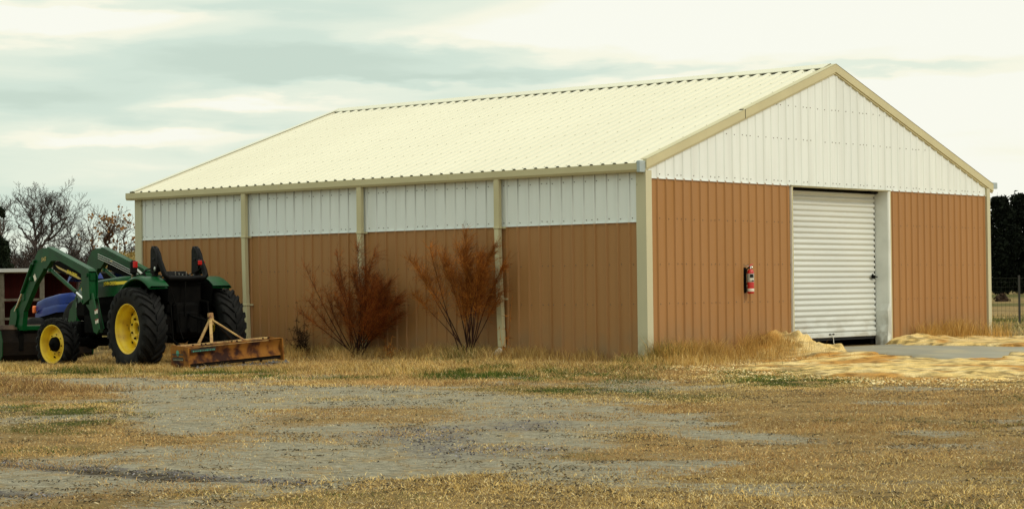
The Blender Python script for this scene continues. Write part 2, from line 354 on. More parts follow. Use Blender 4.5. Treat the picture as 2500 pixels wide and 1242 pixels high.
SAW = [(-.1, 2.75), (.7, 2.6), (1.6, .9), (2.4, -1.2), (3.7, -2.4), (5.4, -2.9), (7.2, -3.0), (11, -3.2), (16, -1), (14, 9), (6, 15), (.4, 12.4), (-.1, 11.2)]
SLAB = P2([(1990, 856), (2040, 846), (2130, 838), (2175, 843), (2300, 847), (2520, 850), (2600, 854), (2520, 864), (2440, 879), (2330, 881), (2240, 877), (2120, 867)])
def zones(x, y):
    n1 = fbm(x*.9, y*.9, 5)-.5; n2 = fbm(x*3.3, y*3.3, 9)-.5
    wob = n1*1.6+n2*.5
    g = -np.minimum(sdf(x, y, GR1)-.0, np.minimum(sdf(x, y, GR2)+.15, sdf(x, y, GR3)+.2))
    grav = np.clip(.5+(g+wob*.55)/.7, 0, 1)
    bare = np.maximum(np.clip(.5-(sdf(x, y, BARE)+wob*.8)/1.2, 0, 1), .62*(y < -4.5))
    bp = np.clip((fbm(x*.8+9, y*.8, 31)-.47)*7, 0, 1)
    grav = np.maximum(grav, bare*bp*.95)
    th = np.clip(.5-(np.minimum(sdf(x, y, THA1), sdf(x, y, THA2))+wob*1.1)/.7, 0, 1)
    grav = grav*(1-.55*th)
    grav = grav*(1-.38*np.clip((fbm(x*.9, y*.9, 77)-.50)*7, 0, 1))
    dk = np.clip(.5-(sdf(x, y, DARK)+wob*.9)/.8, 0, 1)
    rut = np.clip(.5-(np.minimum(sdf(x, y, RUT1), sdf(x, y, RUT2))+wob*.35)/.25, 0, 1)
    gn = sdf(x, y, GREENS[0])
    for q in GREENS[1:]: gn = np.minimum(gn, sdf(x, y, q))
    gn = np.clip(.5-(gn+wob*.9)/.7, 0, 1)*np.clip(.25+(fbm(x*2.1, y*2.1, 41)-.42)*6, 0, 1)
    gn = np.maximum(gn, .35*np.clip((fbm(x*.6, y*.6, 51)-.58)*8, 0, 1)*(1-grav))
    far = S((y-14)/8)
    gn = np.maximum(gn, far*1.*np.clip((fbm(x*.05, y*.12, 61)-.38)*5, 0, 1))
    return grav, dk, rut, gn
def axisgrid(a, b, st, ext):
    core = np.arange(a, b+st/2, st); out = []; d = st
    while sum(out) < ext: d *= 1.22; out.append(d)
    c = np.cumsum(out)
    return np.concatenate([(a-c)[::-1], core, b+c])
xs = axisgrid(-13, 22, .1, 2500); ys = axisgrid(-24, 15, .1, 2500)
X, Y = np.meshgrid(xs, ys, indexing='ij'); x_ = X.ravel(); y_ = Y.ravel()
gz = H(x_, y_); grav, dk, rut, gn = zones(x_, y_)
gz = gz-.02*rut+.012*(fbm(x_*2.2, y_*2.2, 15)-.5)
nx_, ny_ = len(xs), len(ys); I = np.arange(nx_*ny_).reshape(nx_, ny_)
Q = np.stack([I[:-1, :-1], I[1:, :-1], I[1:, 1:], I[:-1, 1:]], -1).reshape(-1, 4)
mg = bpy.data.materials.new('ground_cover'); mg.use_nodes = True
GN = mg.node_tree.nodes; GL = mg.node_tree.links; gb = GN['Principled BSDF']; gb.inputs['Roughness'].default_value = .95; gb.inputs['Specular IOR Level'].default_value = .1
gtc = GN.new('ShaderNodeTexCoord')
def gno(sc, det=6, ro=.6, st=(1, 1, 1)):
    mp = GN.new('ShaderNodeMapping'); mp.inputs['Scale'].default_value = st; GL.new(gtc.outputs['Object'], mp.inputs[0])
    n = GN.new('ShaderNodeTexNoise'); n.inputs['Scale'].default_value = sc; n.inputs['Detail'].default_value = det; n.inputs['Roughness'].default_value = ro
    GL.new(mp.outputs[0], n.inputs['Vector']); return n.outputs['Fac']
def gr(src, a, b):
    r = GN.new('ShaderNodeMapRange'); r.inputs[1].default_value = a; r.inputs[2].default_value = b; GL.new(src, r.inputs[0]); return r.outputs[0]
def gm(f, a, b):
    m = GN.new('ShaderNodeMix'); m.data_type = 'RGBA'
    if isinstance(f, float): m.inputs[0].default_value = f
    else: GL.new(f, m.inputs[0])
    for k, q in ((6, a), (7, b)):
        if isinstance(q, tuple): m.inputs[k].default_value = (*q, 1)
        else: GL.new(q, m.inputs[k])
    return m.outputs[2]
def gmath(op, a, b):
    n = GN.new('ShaderNodeMath'); n.operation = op
    for i, q in enumerate((a, b)):
        if isinstance(q, (int, float)): n.inputs[i].default_value = q
        else: GL.new(q, n.inputs[i])
    return n.outputs[0]
ga = GN.new('ShaderNodeAttribute'); ga.attribute_name = 'col'; gsep = GN.new('ShaderNodeSeparateColor'); GL.new(ga.outputs['Color'], gsep.inputs[0])
grass = gm(gr(gno(2.2), .35, .65), (.25, .165, .06), (.35, .24, .10))  # soil under the blades, darkened to paint in thatch shade
grass = gm(gr(gno(45, 4), .5, .72), grass, (.09, .048, .014))
grass = gm(gr(gno(90, 3), .58, .72), grass, (.52, .40, .20))
greeny = gm(gr(gno(30, 4), .4, .65), (.045, .06, .010), (.14, .11, .03))
grass = gm(gr(gno(1.7, 7, .7), .52, .68), grass, (.12, .075, .028))
grass = gm(gr(gno(4.5, 7, .7), .56, .68), grass, (.10, .07, .03))
grass = gm(gsep.outputs[2], grass, greeny)
gravel = gm(gr(gno(55, 5, .7), .35, .65), (.31, .285, .205), (.43, .395, .29))
gravel = gm(gr(gno(90, 4, .7), .57, .68), gravel, (.11, .095, .065))
gravel = gm(gr(gno(200, 2), .6, .7), gravel, (.50, .47, .36))
gravel = gm(gr(gno(22, 6, .75, (1, 1, 1)), .54, .66), gravel, (.19, .165, .115))
gravel = gm(gr(gno(4.2, 8, .8), .52, .66), gravel, (.16, .125, .065))
gravel = gm(gr(gno(9, 8, .8), .55, .66), gravel, (.075, .06, .035))
gravel = gm(gr(gno(2.3, 8, .75), .50, .62), gravel, (.36, .26, .125))
gravel = gm(gr(gno(3.1, 6, .7), .58, .72), gravel, (.52, .48, .37))
dkc = gm(gr(gno(60, 4), .4, .6), (.055, .048, .055), (.22, .20, .20))
gravel = gm(gmath('MULTIPLY', gr(gno(6.5, 9, .85), .49, .62), .38), gravel, (.15, .125, .08))
gravel = gm(gmath('MULTIPLY', gr(gno(13, 7, .8), .50, .62), .6), gravel, (.10, .085, .055))
gravel = gm(gmath('MULTIPLY', gr(gno(7.7, 7, .8), .56, .66), .7), gravel, (.56, .52, .41))
gravel = gm(gmath('MULTIPLY', gr(gsep.outputs[1], .03, .42), gr(gno(11, 6, .75), .36, .60)), gravel, dkc)
gravel = gm(gmath('MULTIPLY', gr(gsep.outputs[1], .5, .95), gr(gno(7, 6, .75), .34, .56)), gravel, (.055, .042, .025))
gm_ = gr(gmath('ADD', gsep.outputs[0], gmath('MULTIPLY', gmath('SUBTRACT', gno(14, 6, .7), .5), 1.3)), .38, .62)
basec = gm(gm_, grass, gravel); GL.new(basec, gb.inputs['Base Color'])
bp = GN.new('ShaderNodeBump'); bp.inputs['Strength'].default_value = .9; bp.inputs['Distance'].default_value = .03
GL.new(gmath('ADD', gno(70, 5, .7), gmath('MULTIPLY', gno(9, 4), .8)), bp.inputs['Height']); GL.new(bp.outputs[0], gb.inputs['Normal'])
gcol = np.stack([grav, np.maximum(dk*.45, rut), gn], -1)
ground = npmesh('ground', np.stack([x_, y_, gz], -1), Q, mg, gcol, smooth=True); tag(ground, kind='structure')

# concrete slab under the door and apron
def slab_h(x, y): return H(x, y)+.012
mb = MB(); n = len(SLAB)
ap = [(-.35, 4.0), (.0, 3.6), (2.2, 3.2), (5.3, 1.9), (6.6, 3.2), (6.5, 9.5), (2.0, 11), (-.0, 9.6), (-.35, 7.4)]
gx = np.arange(-.35, 6.6, .2); gy = np.arange(1.8, 11, .2); XX, YY = np.meshgrid(gx, gy, indexing='ij')
sx_, sy_ = XX.ravel(), YY.ravel(); sd = sdf(sx_, sy_, ap)
sz = np.where(sd < .1, H(np.maximum(sx_, .2), sy_)+.022-.03*S((.3-sx_)/.4), H(sx_, sy_)-.15)
I2 = np.arange(len(sx_)).reshape(len(gx), len(gy)); Q2 = np.stack([I2[:-1, :-1], I2[1:, :-1], I2[1:, 1:], I2[:-1, 1:]], -1).reshape(-1, 4)
slab = npmesh('concrete_apron', np.stack([sx_, sy_, sz], -1), Q2, M['concrete'], smooth=True); tag(slab, kind='structure')

# ------------------------------------------------------------------ sawdust spread with heaps
gx = np.arange(-.02, 15, .05); gy = np.arange(-4.0, 14, .05); XX, YY = np.meshgrid(gx, gy, indexing='ij'); sx_, sy_ = XX.ravel(), YY.ravel()
def saw_t(x, y):
    wob = (fbm(x*1.1, y*1.1, 22)-.5)*2.6+(fbm(x*4, y*4, 23)-.5)*2.2
    d = sdf(x, y, SAW)+wob*.75; ds = sdf(x, y, SLAB)+wob*.10+(fbm(x*2.5, y*2.5, 63)-.5)*.7
    t = .045*np.clip(-d/1.4, -1, .8)
    t = t+.05*(fbm(x*2.6, y*2.6, 29)-.56)*S(d/1.5+1)
    t = t+.06*(fbm(x*1.5, y*1.5, 24)-.50)*(d < 0)-.02*np.clip((fbm(x*2.2, y*3.2, 27)-.50)*8, 0, 1)*S((-1.0-y)/1.5+1)+.02*(fbm(x*8, y*8, 28)-.5)
    t = np.where(ds < .12, np.minimum(t, -.06+ds*.5), t)
    def heap(cx, cy, rx, ry, h): 
        q = ((x-cx)/rx)**2+((y-cy)/ry)**2
        return h*np.exp(-q*1.2)*(1+.45*(fbm(x*3.5, y*3.5, 26)-.5)*2)+h*.35*np.exp(-q)*(fbm(x*9, y*9, 36)-.5)*2
    t = t+heap(.12, 3.25, .50, .50, .25)+heap(.50, 3.65, .45, .5, .07)+heap(.9, 3.4, .8, .8, .10)+heap(.2, 4.15, .4, .5, .06)+heap(.25, 8.1, .6, .9, .10)+heap(.2, 9.7, .6, 1.3, .08)+heap(.35, 7.5, .45, .35, .07)
    t = t-.5*(np.abs(y-5.9) < 1.15)*(x < .6)*.2
    return t
st_ = saw_t(sx_, sy_); szz = np.where(st_ > -.04, H(sx_, sy_)+st_+.018, H(sx_, sy_)-.1)
orange = np.clip((fbm(sx_*1.3+5, sy_*1.3, 33)-.51)*8+.75*S((st_-.07)/.10)*np.clip((fbm(sx_*3, sy_*3, 37)-.35)*5, 0, 1)+.45*S((sy_-9.5)/1.5)*S((1.6-sx_)), 0, 1)
fine = fbm(sx_*9, sy_*9, 34, 3)
c1 = np.array([.92, .70, .33]); c2 = np.array([.60, .28, .05]); 
sc = c1*(1-orange[:, None]*.8)+c2*orange[:, None]*.8
sc = sc*(1-.62*np.clip((fine-.47)*4.5, 0, 1)[:, None])*np.array([1, .93, .75])**np.clip((fbm(sx_*4, sy_*4, 38)-.4)*6, 0, 1)[:, None]
edg = np.clip((.035-st_)/.03, 0, 1)*np.clip((fbm(sx_*6, sy_*6, 39)-.42)*6, 0, 1); sc = sc*(1-.65*edg[:, None])+np.array([.30, .20, .08])*.65*edg[:, None]
I2 = np.arange(len(sx_)).reshape(len(gx), len(gy)); Q2 = np.stack([I2[:-1, :-1], I2[1:, :-1], I2[1:, 1:], I2[:-1, 1:]], -1).reshape(-1, 4)
keep = (st_[Q2] > -.04).any(1); Q2 = Q2[keep]; us, inv = np.unique(Q2, return_inverse=True); Q2 = inv.reshape(-1, 4)
msaw = bpy.data.materials.new('sawdust_mat'); msaw.use_nodes = True
n_ = msaw.node_tree.nodes; l_ = msaw.node_tree.links; b_ = n_['Principled BSDF']; b_.inputs['Roughness'].default_value = .95; b_.inputs['Specular IOR Level'].default_value = .1
a_ = n_.new('ShaderNodeAttribute'); a_.attribute_name = 'col'; t_ = n_.new('ShaderNodeTexCoord'); nn = n_.new('ShaderNodeTexNoise'); nn.inputs['Scale'].default_value = 70; nn.inputs['Detail'].default_value = 5
l_.new(t_.outputs['Object'], nn.inputs['Vector']); mr = n_.new('ShaderNodeMapRange'); mr.inputs[1].default_value = .3; mr.inputs[2].default_value = .7; mr.inputs[3].default_value = .50; mr.inputs[4].default_value = 1.08
l_.new(nn.outputs['Fac'], mr.inputs[0]); vm = n_.new('ShaderNodeVectorMath'); vm.operation = 'SCALE'; l_.new(a_.outputs['Color'], vm.inputs[0]); l_.new(mr.outputs[0], vm.inputs['Scale']); l_.new(vm.outputs[0], b_.inputs['Base Color'])
bb = n_.new('ShaderNodeBump'); bb.inputs['Strength'].default_value = .7; bb.inputs['Distance'].default_value = .02; l_.new(nn.outputs['Fac'], bb.inputs['Height']); l_.new(bb.outputs[0], b_.inputs['Normal'])
saw = npmesh('sawdust', np.stack([sx_, sy_, szz], -1)[us], Q2, msaw, sc[us], smooth=True)
tag(saw, 'pale yellow and orange sawdust heaped and spread around the roller door', 'sawdust', kind='stuff')

# ------------------------------------------------------------------ grass and loose bits
def sample_polar(n, d0, d1, power, marg=.03):
    a = rng.uniform(-.241-marg, .241+marg, n)
    u = rng.uniform(0, 1, n); k = 2-power
    d = (d0**k+u*(d1**k-d0**k))**(1/k)
    dx = fw[0]*d+rt[0]*d*np.tan(a); dy = fw[1]*d+rt[1]*d*np.tan(a)
    return CAM[0]+dx, CAM[1]+dy, d
INB = lambda x, y: ((x < .03) & (x > -12.3) & (y > -.03) & (y < 11)) | ((x > 0) & (x < 6.6) & (y > 1.8) & (y < 11) & (sdf(x, y, SLAB) < -.05))
TRI = []
def blades(x, y, z, h, w, cols, lean=.6, bend=True, flat=None):
    n = len(x); a = rng.uniform(0, 2*PI, n); la = rng.uniform(0, 2*PI, n); l = h*lean*rng.uniform(.2, 1, n)
    ca, sa = np.cos(a)*w/2, np.sin(a)*w/2; lx, ly = np.cos(la)*l, np.sin(la)*l
    B = np.stack([x, y, z], -1)
    V = np.empty((n, 5, 3)); s = np.stack([ca, sa, 0*ca], -1)
    V[:, 0] = B-s; V[:, 1] = B+s
    mid = B+np.stack([lx*.35, ly*.35, h*.6], -1); V[:, 2] = mid-s*.8; V[:, 3] = mid+s*.8
    V[:, 4] = B+np.stack([lx, ly, h*rng.uniform(.75, 1., n)], -1)
    o = (np.arange(n)*5)[:, None]
    T = np.concatenate([o+np.array([[0, 1, 3]]), o+np.array([[0, 3, 2]]), o+np.array([[2, 3, 4]])], 0)
    C = np.repeat(cols[:, None, :], 5, 1); C[:, :2] *= 1.0
    return V.reshape(-1, 3), T, C.reshape(-1, 3)
def pick(pal, n, jit=.18):
    P = np.array([p[0] for p in pal]); w = np.array([p[1] for p in pal], float); w /= w.sum()
    c = P[rng.choice(len(P), n, p=w)]; return c*rng.uniform(1-jit, 1+jit, (n, 1))
TAN = [((.68, .475, .17), 5), ((.53, .35, .11), 5), ((.80, .62, .28), 3), ((.26, .155, .05), 3), ((.74, .60, .33), 1.4), ((.10, .055, .018), 2.5)]
GOLD = [((.58, .36, .10), 4), ((.45, .26, .065), 4), ((.68, .47, .17), 2), ((.24, .12, .03), 2)]
RUS = [((.44, .27, .105), 4), ((.54, .35, .135), 3), ((.25, .13, .045), 3), ((.50, .36, .17), 1)]
GRN = [((.06, .10, .012), 4), ((.10, .14, .02), 3), ((.03, .06, .008), 3), ((.22, .20, .05), 1)]
def merge(parts):
    V = []; T = []; C = []; o = 0
    for v, t, c in parts: V.append(v); T.append(t+o); C.append(c); o += len(v)
    return np.concatenate(V), np.concatenate(T), np.concatenate(C)
def in_tractor(x, y): return (x < -5.2) & (x > -13) & (y < -.9) & (y > -4.6)
# short dead turf
x, y, d = sample_polar(620000, 9.5, 40, .95)
gv, dkk, rt_, gn_ = zones(x, y)
edge = y+7.2+np.clip(-(x+6), -6, 30)*.0
rough_strip = sdf(x, y, GR1)*0
st2 = np.where((x > -.05) & (x < 15) & (y > -4) & (y < 14), saw_t(x, y), -.1)
pr = np.where(rng.uniform(0, 1, len(x)) < (1-gv)*.95+.035, 1, 0)
dark_soil = fbm(x*1.2, y*1.2, 91)
keepm = (pr > 0) & ~INB(x, y) & ((st2 < -.012) | (rng.uniform(0, 1, len(x)) < .04+.22*S((-.8-y)/1.5))) & (rng.uniform(0, 1, len(x)) < np.clip(2.1-dark_soil*2.4, .18, 1))
x, y, d, gv, gn_ = x[keepm], y[keepm], d[keepm], gv[keepm], gn_[keepm]
n = len(x)
beyond = (sdf(x, y, GR1) > 0) & ((y > -6.5-.35*(x+6)*0) & (y > -8.6+0*x)) & (x < 3.5)
north = (-(x*fw[0]*-1)) * 0
hgt = rng.uniform(.008, .030, n)*(.45+1.2*fbm(x*.9, y*.9, 71))
hgt = hgt*np.where(d > 26, 1.7, 1.)
strip = S((.6-np.abs(y+2.2)/3.2)*2)*(x < 1.5)
hgt = hgt*(1+1.3*strip)
w = .0016+.00016*d+rng.uniform(0, .001, n)
isg = rng.uniform(0, 1, n) < gn_*.9
rus = rng.uniform(0, 1, n) < np.clip((fbm(x*.35, y*.35, 81)-.42)*5, 0, .9)
cols = np.where(isg[:, None], pick(GRN, n), np.where(rus[:, None], pick(RUS, n), pick(TAN, n)))
BRN = P2([(-80, 922), (60, 926), (190, 938), (280, 955), (120, 965), (-80, 975)]); bw = np.clip(.5-(sdf(x, y, BRN)+(fbm(x*1.3, y*1.3, 55)-.5)*1.2)/.6, 0, 1)
cols = np.where((rng.uniform(0, 1, n) < bw*.65)[:, None], pick([((.22, .12, .045), 3), ((.30, .18, .075), 2), ((.12, .07, .03), 2)], n), cols); hgt = hgt*(1+2.0*bw)
tone = np.clip(.30+1.5*(.5*fbm(x*.6, y*.8, 83)+.5*fbm(x*2.4, y*2.4, 84)), .4, 1.35); cols = cols*tone[:, None]
turf = blades(x, y, H(x, y)-.004, hgt, w, cols, 2.0)
# longer dead grass along the walls and on the strip behind the track
def band(n, fx, h0, h1, pal, gp=.0, lean=.7, ww=.006):
    x, y = fx(n); m = ~INB(x, y); x, y = x[m], y[m]; n = len(x)
    cl = fbm(x*1.9, y*1.9, 101); keep = rng.uniform(0, 1, n) < np.clip((cl-.25)*2.6, .05, 1); x, y, cl = x[keep], y[keep], cl[keep]; n = len(x)
    h = (h0+(h1-h0)*rng.uniform(0, 1, n)**1.6)*(.45+cl)
    tn = np.clip(.15+1.7*(.4*fbm(x*.9, y*.9, 183)+.6*fbm(x*3.4, y*3.4, 184)), .35, 1.4)
    gn_ = zones(x, y)[3]; isg = rng.uniform(0, 1, n) < np.maximum(gn_, gp)
    cols = np.where(isg[:, None], pick(GRN, n), pick(pal, n))*tn[:, None]
    return blades(x, y, H(x, y)-.005, h, rng.uniform(.5, 1, n)*ww, cols, lean)
U = rng.uniform
parts = [turf]
parts.append(band(26000, lambda n: (U(-12, -.1, n), -.05-np.abs(rng.normal(0, .30, n))), .08, .28, GOLD+RUS+TAN[:2]))
parts.append(band(95000, lambda n: (U(-12.5, 1.2, n), U(-5.2, -.1, n)), .04, .14, GOLD+TAN, 0, 1.0, .006))
parts.append(band(16000, lambda n: (U(-14, 2, n), U(-6.8, -4.2, n)), .02, .07, TAN+RUS, 0, 1.0, .006))
parts.append(band(15000, lambda n: (.05+np.abs(rng.normal(0, .40, n)), U(-.1, 3.1, n)), .14, .48, GOLD, 0, .8, .005))
parts.append(band(7000, lambda n: (.05+np.abs(rng.normal(0, .8, n)), U(-.9, 2.6, n)), .08, .24, GOLD+TAN[:3], 0, .9, .006))
parts.append(band(5200, lambda n: (.05+np.abs(rng.normal(0, .25, n)), U(8.0, 11.0, n)), .22, .55, GOLD, 0, .7, .005))
parts.append(band(2500, lambda n: (U(-3.8, -2.4, n), U(-.9, -.2, n)), .12, .30, TAN+RUS, 0, 1.1, .005))
parts.append(band(2500, lambda n: (U(-6.6, -5.0, n), U(-.9, -.2, n)), .12, .30, TAN+RUS, 0, 1.1, .005))
parts.append(band(900, lambda n: (U(-.5, .4, n), U(-.6, .0, n)), .06, .16, GRN, 1, .9, .007))
parts.append(band(12000, lambda n: (U(-16, -5, n), U(-5.2, -3.6, n)), .05, .15, TAN, 0, 1.0, .006))
# far field right of the barn and left behind the tractors
parts.append(band(26000, lambda n: (U(-14, 6, n), U(11.5, 40, n)), .05, .16, TAN[:4], .35, 1.0, .012))
parts.append(band(9000, lambda n: (U(-30, -12.5, n), U(-4, 12, n)), .06, .2, TAN[:3], .1, 1.0, .012))
V, T, C = merge(parts)
grass_o = npmesh('grass', V, T, ATT, C); tag(grass_o, 'dead tan winter grass with a few green patches covering the yard', 'grass', kind='stuff')
# chips, straw and clods lying loose
def bits(n, d0, d1, size, asp, pal, cond, zoff=.004, thick=0.):
    x, y, d = sample_polar(n, d0, d1, 1.0); z = zones(x, y); m = cond(x, y, z) & ~INB(x, y); x, y, d = x[m], y[m], d[m]; n = len(x)
    a = U(0, 2*PI, n); s = size*U(.4, 1.2, n)*(1+.02*d); t = U(-.5, .5, n); r = U(-.35, .35, n)
    ux, uy, uz = np.cos(a)*s*asp, np.sin(a)*s*asp, t*s*asp; vx, vy, vz = -np.sin(a)*s, np.cos(a)*s, r*s
    B = np.stack([x, y, H(x, y)+zoff+s*.25], -1); u = np.stack([ux, uy, uz], -1)/2; v = np.stack([vx, vy, vz], -1)/2
    topv = np.stack([0*s, 0*s, s*.6], -1)
    V = np.stack([B-u-v, B+u-v*.6, B+u*.8+v, B-u*.9+v*.8, B+topv], 1)
    o = (np.arange(n)*5)[:, None]; T = np.concatenate([o+np.array([[0, 1, 4]]), o+np.array([[1, 2, 4]]), o+np.array([[2, 3, 4]]), o+np.array([[3, 0, 4]])], 0)
    return V.reshape(-1, 3), T, np.repeat(pick(pal, n)[:, None], 5, 1).reshape(-1, 3)
PALE = [((.60, .48, .26), 3), ((.68, .57, .34), 1.5), ((.48, .36, .17), 3)]
GREY = [((.24, .215, .155), 3), ((.36, .33, .25), 3), ((.12, .105, .08), 2), ((.50, .46, .36), 2)]
chips = merge([bits(9000, 10, 34, .0055, 2.6, PALE, lambda x, y, z: (fbm(x*.7+3, y*.7, 120) > .45)),
               bits(7000, 10, 30, .0045, 4.5, PALE, lambda x, y, z: z[0] < .5),
               bits(230000, 21, 37, .010, 2.6, [((.98, .82, .46), 4), ((.80, .52, .19), 2), ((.50, .25, .06), 2.2), ((.20, .11, .035), 1)], lambda x, y, z: (x > -.1) & (x < 15) & (y > -5) & (y < 13) & (saw_t(x, y)+rng.uniform(-.04, .03, len(x)) > -.02))])
o = npmesh('wood_chips', chips[0], chips[1], ATT, chips[2]); tag(o, 'pale wood chips and straw bits strewn over gravel and grass', 'wood chips', kind='stuff')
peb = merge([bits(26000, 9.5, 34, .0048, 1.5, GREY, lambda x, y, z: z[0] > .35),
             bits(90000, 9.5, 33, .0065, 2.8, [((.035, .027, .018), 3), ((.08, .06, .03), 2), ((.16, .12, .06), 2)], lambda x, y, z: (fbm(x*1.9, y*1.9, 140)*.5+fbm(x*7, y*7, 141)*.5 > .575)),
             bits(9000, 9.5, 24, .011, 1.5, [((.06, .05, .06), 3), ((.14, .13, .15), 2), ((.30, .28, .30), 1)], lambda x, y, z: np.maximum(z[1], z[2]) > .4)])
o = npmesh('gravel_stones', peb[0], peb[1], ATT, peb[2]); tag(o, 'small grey stones and dark clods lying on the gravel track', 'gravel', kind='stuff')

# ------------------------------------------------------------------ barn
RIB = .2286; BL, BW = 12.19, 10.97; BH = BW/2
barn = empty('barn', (0, 0, 0)); tag(barn, 'large brown and white metal barn with pale corrugated roof and roller door', 'barn')
def zroof(y): return 3.10+(4.965-3.10)*(1-abs(y-BH)/BH)
def panel(mb, s0, s1, za, zb, phase, place, rh=.024, off=0., mi=0, zcut=None, seam=4, brk=(), soft=False, grimeshade=None):
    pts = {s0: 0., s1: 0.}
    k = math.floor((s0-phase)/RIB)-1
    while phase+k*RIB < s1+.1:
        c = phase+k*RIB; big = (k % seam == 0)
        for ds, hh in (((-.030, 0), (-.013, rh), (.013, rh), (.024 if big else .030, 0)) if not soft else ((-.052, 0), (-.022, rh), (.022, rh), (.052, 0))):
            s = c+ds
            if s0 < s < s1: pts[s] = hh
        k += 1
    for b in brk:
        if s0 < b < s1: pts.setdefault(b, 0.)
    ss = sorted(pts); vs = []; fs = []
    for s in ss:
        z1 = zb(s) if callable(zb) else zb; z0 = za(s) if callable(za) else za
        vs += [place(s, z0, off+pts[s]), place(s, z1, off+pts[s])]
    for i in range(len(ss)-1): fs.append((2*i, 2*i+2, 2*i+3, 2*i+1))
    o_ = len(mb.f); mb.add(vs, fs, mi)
    if grimeshade is not None:
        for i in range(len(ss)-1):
            if pts[ss[i]] != pts[ss[i+1]] and ss[i+1]-ss[i] < .03: mb.m[o_+i] = grimeshade
def screws(mb, s0, s1, z, phase, place, off=0., mi=1, r=.0085, dense=True):
    k = math.floor((s0-phase)/RIB)
    while phase+k*RIB < s1:
        c = phase+k*RIB
        for ds in ((-.055, .055) if k % 4 == 0 and dense else (.06,)):
            s = c+ds+random.uniform(-.006, .006)
            if s0+.03 < s < s1-.03 and random.random() > .06:
                zz = (z(s) if callable(z) else z)+random.uniform(-.006, .006); q = []
                for e in (off+.001, off+.008):
                    for j in range(6): q.append(place(s+r*math.cos(j*PI/3), zz+r*math.sin(j*PI/3), e))
                mb.add(q, [(6, 7, 8, 9, 10, 11)]+[(j, (j+1) % 6, 6+(j+1) % 6, 6+j) for j in range(6)], mi)
        k += 1
side = lambda s, z, o: (s-BL, -o, z)                       # long wall, s from the back corner
gab = lambda s, z, o: (o, s, z)                            # gable wall
PHS = BL-.3071-51*RIB; PHG = .0836
m = MB(); panel(m, .05, BL-.05, -.15, 2.205, PHS, side)
for z in (1.541, .923): screws(m, .1, BL, z, PHS, side)
w_ = m.build('side_wall', [M['brown'], M['screw']], barn)
m = MB(); panel(m, .05, BL-.05, 2.195, 3.06, PHS, side, off=.004, rh=.020, grimeshade=2)
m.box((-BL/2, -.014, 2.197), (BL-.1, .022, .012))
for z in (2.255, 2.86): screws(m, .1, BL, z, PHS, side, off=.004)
m.build('side_wall_upper', [M['white'], M['screw'], M['grimeshade']], barn)
OY0, OY1, OZ = 4.08, 7.19, 2.865
for a, b in ((.05, OY0), (OY1, BW-.03)):
    m = MB(); panel(m, a, b, -.15, 2.888, PHG, gab)
    for z in (2.25, 1.541, .923): screws(m, a, b, z, PHG, gab)
    m.build('gable_wall', [M['brown'], M['screw']], barn)
m = MB(); panel(m, .05, BW-.03, lambda s: 2.875, lambda s: max(zroof(s)-.03, 2.9), PHG, gab, off=.004, rh=.015, brk=(BH,))
for z in (2.945,): screws(m, .1, BW-.1, z, PHG, gab, off=.004)
for z, hw in ((3.66, 3.6), (4.22, 1.95)): screws(m, BH-hw, BH+hw, z, PHG, gab, off=.004)
m.box((.013, (.05+OY0)/2, 2.874), (.022, OY0-.05, .010)); m.box((.013, (BW+OY1)/2, 2.874), (.022, BW-OY1-.05, .010))
m.build('gable_wall_upper', [M['white'], M['screw']], barn)
m = MB(); panel(m, 0, BL, -.15, 3.06, 0, lambda s, z, o: (s-BL, BW+o, z)); m.build('rear_side_wall', M['brown'], barn)
m = MB(); panel(m, 0, BW, -.15, lambda s: zroof(s)-.03, 0, lambda s, z, o: (-BL-o, s, z), brk=(BH,)); m.build('back_gable_wall', M['brown'], barn)
# roof slopes
SLP = math.atan2(4.965-3.10, BH); cs, sn = math.cos(SLP), math.sin(SLP)
def roofp(front):
    def f(s, t, o):     # s along the ridge, t distance up from the eave
        yy = -.11+t*cs-o*sn; zz = 3.10-.11*math.tan(SLP)+.028+t*sn+o*cs
        return (s-BL-.06, yy if front else BW-yy, zz)
    return f
TL = (BH+.11)/cs-.03
for front in (True, False):
    m = MB(); pl = roofp(front); panel(m, 0, BL+.10, 0, TL, .09, pl, rh=.034, soft=True)
    for q in range(9): screws(m, .1, BL, .15+q*.68, .09, pl, r=.007, dense=False)
    if front:
        k = 0
        while .09+k*RIB < BL:
            s = .09+k*RIB; m.add([pl(s-.040, .006, .001), pl(s+.040, .006, .001), pl(s+.018, .006, .026), pl(s-.018, .006, .026)], [(0, 1, 2, 3)], 2); k += 1
    m.build('roof', [M['roof'], M['roofscrew'], M['black']], barn)
m = MB(); pl = roofp(True); pb = roofp(False)
zt = 3.10+BH*math.tan(SLP)
def rc(f, s, t, o): return f(s, t, o)
nseg = 24
a = [rc(pl, BL*i/nseg, TL-.20, .044) for i in range(nseg+1)]; c = [(BL*i/nseg-BL-.06, BH, zt+.084) for i in range(nseg+1)]; b = [rc(pb, BL*i/nseg, TL-.20, .044) for i in range(nseg+1)]
a = [(x-.0 if i else x, y, z) for i, (x, y, z) in enumerate(a)]
vs = a+c+b; k = nseg+1
m.add(vs, [(i, i+1, k+i+1, k+i) for i in range(nseg)]+[(k+i, k+i+1, 2*k+i+1, 2*k+i) for i in range(nseg)])
lip = [(x, y-.002, z-.012) for x, y, z in a]; m.add(a+lip, [(i, i+nseg+1, i+nseg+2, i+1) for i in range(nseg)])
m.build('ridge_cap', M['roof'], barn)
m = MB(); m.add([pl(0.05, TL-.15, .001), pl(BL, TL-.15, .001), pl(BL, TL-.15, .043), pl(.05, TL-.15, .043)], [(0, 1, 2, 3)]); m.add([pl(0.05, TL-.15, .0), pl(BL, TL-.15, .0), pl(BL, TL-.10, .0), pl(.05, TL-.10, .0)], [(0, 1, 2, 3)])
